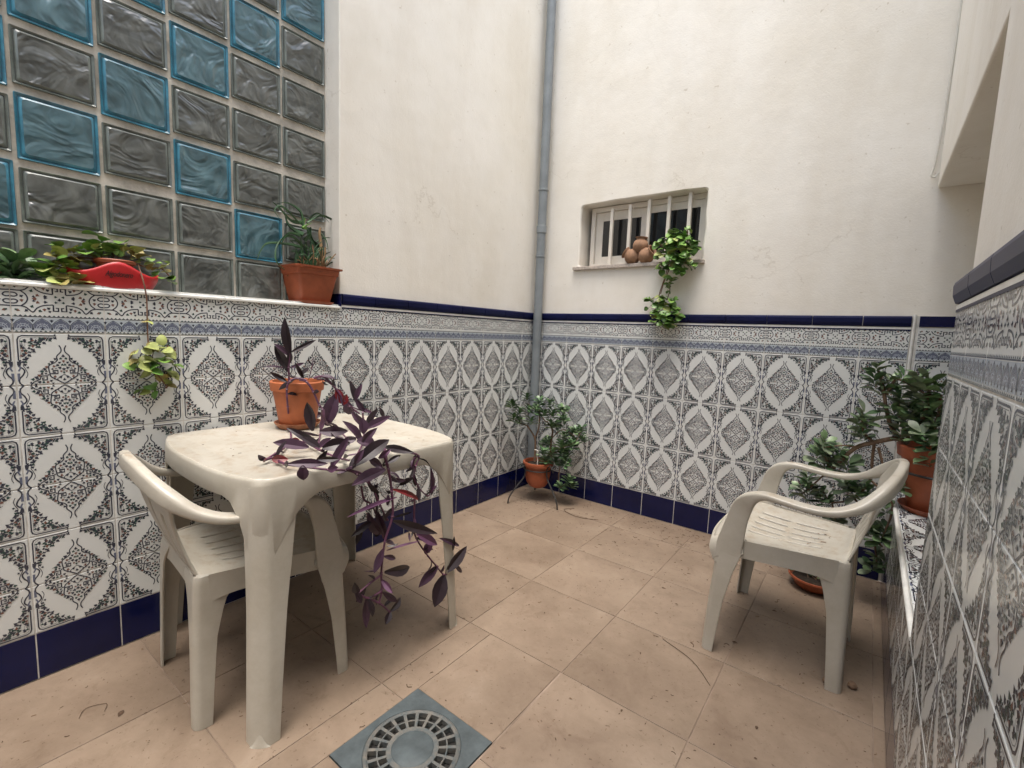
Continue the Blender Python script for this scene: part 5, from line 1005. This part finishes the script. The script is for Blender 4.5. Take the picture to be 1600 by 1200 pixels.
# trailing ivy on the barred window sill
wi = thing('potted_plant', 'bright green round-leaved ivy trailing down from the barred window sill', 'plant', (.96, -.03, 1.549))
m_ = MB(); pot(m_, (1.0, -.0 , 1.5495), .034, .044, .065, .004, .014, 24); obj('pot', m_, M['iron'], wi); soil(wi, (1.0, 0, 1.5495), .040, .055)
m_ = MB()
for pts, r in D['WS']: m_.tube(catmull(pts, 4), r, 6)
m_.tube(catmull([(1.0, 0, 1.60), (.97, -.04, 1.63), (.94, -.07, 1.60)], 4), .003, 6)
obj('stem', m_, M['ivy_brown'], wi)
m_ = MB(); rn = random.Random(17)
for x, y, z, r in D['WC']:
    y = min(y, -.03); round_cluster(m_, (x, y, z), r, rn, (0, 0, 1, 1, 1, 3), 3 if r < .02 else 7, .046 if r > .02 else .028)
    if r > .042: round_cluster(m_, (x+rn.uniform(-.03, .03), y+.02, z+rn.uniform(-.03, .03)), r, rn, (1, 1, 1, 0), 6, .046)
obj('foliage', m_, [M['ivy'], M['ivy2'], M['ivy_dry'], M['ivy_lime']], wi)

# cluster of three clay jugs on the same sill
jg = thing('jug_ornament', 'pyramid of three small clay jugs on the barred window sill', 'ornament', (.735, .02, 1.549))
def jug(c_, tilt, yaw, s):
    m_ = MB(); m_.lathe([(.0001, -.052), (.030, -.048), (.048, -.024), (.052, .0), (.044, .024), (.033, .036), (.031, .042), (.040, .050), (.041, .054), (.036, .055), (.027, .042), (.030, .03), (.0001, .02)], (0, 0, 0), 32)
    Mx = Matrix.Translation(c_) @ Matrix.Rotation(yaw, 4, 'Z') @ Matrix.Rotation(tilt, 4, 'Y') @ Matrix.Scale(s, 4)
    m_.v = [tuple(Mx @ Vector(v)) for v in m_.v]; obj('jug', m_, M['clay'], jg)
jug((.684, .012, 1.594), R(-58), R(8), .92); jug((.780, .008, 1.594), R(58), R(-12), .92); jug((.734, .016, 1.657), R(4), 0, .90)

# sill above the table: red planter with ivy, aloe, left succulents
rd = thing('planter', 'boat-shaped red planter with black handwriting holding a yellow-green ivy on the white sill edge', 'planter', (-.05, -2.33, 1.187))
m_ = MB(); n1, n2 = 56, 9; vs = []; fs = []
for j in range(n2+1):
    v = j/n2
    for i in range(n1):
        a = 2*PI*i/n1; ca, sa = math.cos(a), math.sin(a)
        L_ = (.086+.030*math.sin(v*PI/2)); Wd = (.040+.018*math.sin(v*PI/2)**.8)
        top = .050+.040*math.exp(-(ca/.62)**2*1.6)-.004+.014*abs(ca)**8
        vs.append((-.045+Wd*sa, -2.322+L_*ca, 1.187+top*v**1.15))
for j in range(n2):
    for i in range(n1): i2 = (i+1) % n1; fs.append((j*n1+i, j*n1+i2, (j+1)*n1+i2, (j+1)*n1+i))
fs.append(tuple(range(n1-1, -1, -1)))
m_.add(vs, fs, 0, True); o = obj('shell', m_, M['red'], rd); sd = o.modifiers.new('thick', 'SOLIDIFY'); sd.thickness = .004; sd.offset = 0
m_ = MB(); pot(m_, (-.045, -2.318, 1.192), .034, .050, .090, .004, .012, 32); obj('inner_pot', m_, M['terracotta'], rd); soil(rd, (-.045, -2.318, 1.192), .046, .078)
# the handwriting, a thin brushed word on the front of the shell
fc = bpy.data.curves.new('lettering', 'FONT'); fc.body = 'Algodonero'; fc.size = .026; fc.shear = .35; fc.extrude = .0004; fc.space_character = .93; fc.align_x = 'CENTER'
fo = bpy.data.objects.new('lettering', fc); C.objects.link(fo)
bpy.context.view_layer.update()
me = bpy.data.meshes.new_from_object(fo); bpy.data.objects.remove(fo)
lt = bpy.data.objects.new('lettering', me); C.objects.link(lt); lt.parent = rd; me.materials.clear(); me.materials.append(M['iron'])
for v in me.vertices:
    x, y, z = v.co
    yy = x*.58; zz = .040+y*.95
    for it in range(3):
        vv_ = .6 if it == 0 else vv
        L_ = .086+.030*math.sin(vv_*PI/2); ca = yy/L_; top = .050+.040*math.exp(-(ca/.62)**2*1.6)-.004
        vv = max(.02, min(1, zz/top))**(1/1.15)
    Wd = .040+.018*math.sin(vv*PI/2)**.8
    v.co = (.005+Wd*math.sqrt(1-min(1, ca*ca))+.0032+z, yy+.008, zz)
m_ = MB()
for pts, r in D['VS']: m_.tube(catmull([(p[0] if p[0] > -.09 else -.09, p[1], p[2]) for p in pts], 4), r*.8, 6)
obj('stem', m_, M['ivy_brown'], rd)
m_ = MB(); rn = random.Random(31)
for x, y, z, r, cc in D['VC']:
    mats = {0: (0, 0, 3, 1), 1: (2, 2, 3), 2: (3, 3, 2)}[cc]
    if z > 1.2 and z < 1.30 and abs(y+2.315) < .115: x -= .045; z += .012
    round_cluster(m_, (max(x, -.10), y, z), r, rn, mats, 3 if r > .02 else 2, (.046 if z > 1.15 else .042) if r > .02 else .030, facing=Vector((.35, -.1, 1.1)) if z > 1.2 else Vector((.85, -.3, .3)))
obj('foliage', m_, [M['ivy'], M['ivy2'], M['ivy_dry'], M['ivy_lime']], rd)

ap = thing('potted_plant', 'spiky aloe in a square terracotta pot at the right end of the sill', 'plant', (-.06, -1.65, 1.187))
def sqring(r, z, rad=.014):
    return [(-.062+a, -1.652+b, z) for a, b in rrect(2*r*.9, 2*r, rad, 4)]
m_ = MB(); m_.loft([sqring(r, z) for r, z in ((.066, 1.1875), (.078, 1.199), (.080, 1.203), (.076, 1.203), (.064, 1.194))]); obj('saucer', m_, M['terracotta'], ap)
m_ = MB(); m_.loft([sqring(r, z) for r, z in ((.064, 1.195), (.066, 1.198), (.088, 1.312), (.093, 1.314), (.097, 1.338), (.106, 1.340), (.107, 1.347), (.096, 1.347), (.090, 1.315), (.05, 1.315))]); obj('pot', m_, M['terracotta'], ap)
m_ = MB(); m_.lathe([(.088, 1.326), (.05, 1.334), (.0001, 1.332)], (-.062, -1.652, 0), 20); obj('soil', m_, M['soil'], ap)
m_ = MB(); rn = random.Random(2)
for i, (pts, w) in enumerate(D['AL']):
    q = catmull([(max(p[0], -.11), p[1], p[2]) for p in pts], 5); n = len(q)
    secs = []; ax = []
    for k in range(n):
        ww = w*1.75*(1-.90*(k/(n-1))**1.5)+.0006; secs.append([(ww/2, .15*ww), (0, -.18*ww), (-ww/2, .15*ww), (-ww*.3, -.10*ww), (0, -.32*ww), (ww*.3, -.10*ww)]); ax.append((.55, .3, .5) if i % 2 else (.4, -.6, .5))
    m_.sweep(q, ax, secs, 1 if i in (18, 19) else 0)
for k in range(26):
    a = rn.uniform(0, 6.28); b0 = Vector((-.062+.03*math.cos(a), -1.645+.04*math.sin(a), 1.335)); e = b0+Vector((rn.uniform(-.02, .05), rn.uniform(-.09, .09), rn.uniform(.04, .13)))
    m_.tube(catmull([b0, (b0+e)/2+Vector((0, 0, .03)), e], 4), [.0045-.0035*j/9 for j in range(9)], 5, 0)
obj('foliage', m_, [M['aloe'], M['aloe_light']], ap)
m_ = MB()
for k in range(22):
    a = rn.uniform(0, 6.28); b0 = Vector((-.062+.035*math.cos(a), -1.635+.04*math.sin(a), 1.338)); e = b0+Vector((rn.uniform(-.01, .05), rn.uniform(-.04, .04), rn.uniform(.02, .10)))
    m_.tube(catmull([b0, (b0+e)/2+Vector((.01, 0, .01)), e], 3), rn.uniform(.0015, .0035), 5)
m_.tube(catmull([(-.06, -1.61, 1.33), (-.055, -1.60, 1.42), (-.06, -1.605, 1.50), (-.06, -1.60, 1.525)], 4), [.009-.0004*j for j in range(13)], 7)
obj('dry_leaves', m_, M['straw'], ap)

ls = thing('potted_plant', 'dark glossy succulent at the far left end of the sill', 'plant', (-.06, -2.57, 1.187))
m_ = MB(); pot(m_, (-.07, -2.615, 1.188), .030, .040, .045, .004, .014, 28); obj('pot', m_, M['terracotta'], ls); soil(ls, (-.07, -2.615, 1.188), .037, .035)
m_ = MB(); ms_ = MB(); rn = random.Random(12)
for x, y, z, r in D['LC']:
    ms_.tube(catmull([(-.06, -2.585, 1.235), (x, y, z-.02)], 3), .004, 6)
    jade_cluster(m_, (x, y, z), r*.9, rn, 10, (0, 0, 0, 1), None, .072)
obj('stem', ms_, M['bark'], ls); obj('foliage', m_, [M['jade'], M['jade2']], ls)

# ------------------------------------------------------------------ litter on the floor, seat and table
rn = random.Random(77); m_ = MB()
def bit(x, y, z, s=1):
    k = rn.random(); a = rn.uniform(0, 6.28); d = Vector((math.cos(a), math.sin(a), 0)); p = Vector((x, y, z+.0008))
    if k < .72:
        L_ = rn.uniform(.0025, .008)*s; leaf(m_, p, p+d*L_+Vector((0, 0, .0006)), (0, 0, 1), L_*rn.uniform(.3, .6), rn.choice((0, 0, 1)), .1, .1, 'lance', .0008)
    else:
        L_ = rn.uniform(.005, .014)*s; e = Vector((-d.y, d.x, 0))*rn.uniform(-.4, .4)*L_
        m_.tube(catmull([p, p+d*L_*.5+e, p+d*L_], 3), .0006*s+.0002, 4, rn.choice((0, 1)))
for k in range(900):
    x = rn.uniform(.05, 2.02); y = -rn.random()**1.25*2.9-.03
    if abs(x-1.049) < .16 and abs(y+1.998) < .16: continue
    bit(x, y, 0, rn.choice((1, 1, 1.5)))
for k in range(260): bit(min(2.03, abs(rn.gauss(1.2, .4))), -abs(rn.gauss(0, .22))-.02, 0, 1.5)
for k in range(60): bit(rn.uniform(.1, .4), -abs(rn.gauss(.2, .12))-.02, 0, 1.2)
for x, y, s in ((.62, -1.46, 2.6), (.86, -1.86, 2.2), (1.50, -1.08, 3), (1.62, -.95, 2.5), (1.70, -.62, 2.6), (.35, -2.45, 3), (1.16, -1.80, 2.3), (1.75, -1.33, 2.4), (.64, -.24, 2.5), (.80, -.40, 2.5), (.22, -.62, 2.4)): bit(x, y, 0, s)
m_.tube(catmull([(.50, -.20, .003), (.46, -.26, .004), (.53, -.30, .003), (.62, -.30, .003), (.70, -.26, .002)], 5), .0014, 5, 0)
m_.tube(catmull([(1.40, -1.11, .002), (1.52, -1.16, .003), (1.60, -1.24, .002)], 5), .001, 5, 0)
m_.tube(catmull([(.28, -2.52, .002), (.25, -2.50, .0025), (.27, -2.46, .0025), (.30, -2.47, .002)], 5), .0007, 5, 0)
lit = obj('leaf_litter', m_, [M['debris'], M['bark']]); lit['kind'] = 'stuff'; tag(lit, 'scattered dry leaf bits and twigs on the tiled floor', 'leaf litter')
m_ = MB()
for k in range(26): bit(1.84+rn.gauss(0, .04), -.84+rn.gauss(0, .05), .4195, 1.3)
s2 = obj('leaf_litter', m_, [M['ivy_brown'], M['bark']]); s2['kind'] = 'stuff'; tag(s2, 'brown leaf bits lying on the free armchair seat', 'leaf litter')
m_ = MB()
for k in range(40):
    bit(rn.uniform(.10, .70), rn.uniform(-2.22, -1.6), .7095, .7)
s3 = obj('leaf_litter', m_, [M['debris'], M['bark']]); s3['kind'] = 'stuff'; tag(s3, 'small dry bits on the plastic table top', 'leaf litter')
for x, y, lab in ((1.895, -.975, 'small round brown pebble just left of the free armchair rear leg'), (1.962, -.945, 'small round brown pebble just right of the free armchair rear leg')):
    m_ = MB(); m_.lathe([(.0001, 0), (.011, .003), (.014, .010), (.010, .018), (.0001, .020)], (x, y, .0005), 18, wob=.08); o = obj('pebble', m_, M['bark']); tag(o, lab, 'pebble', 'pebbles by the chair leg')
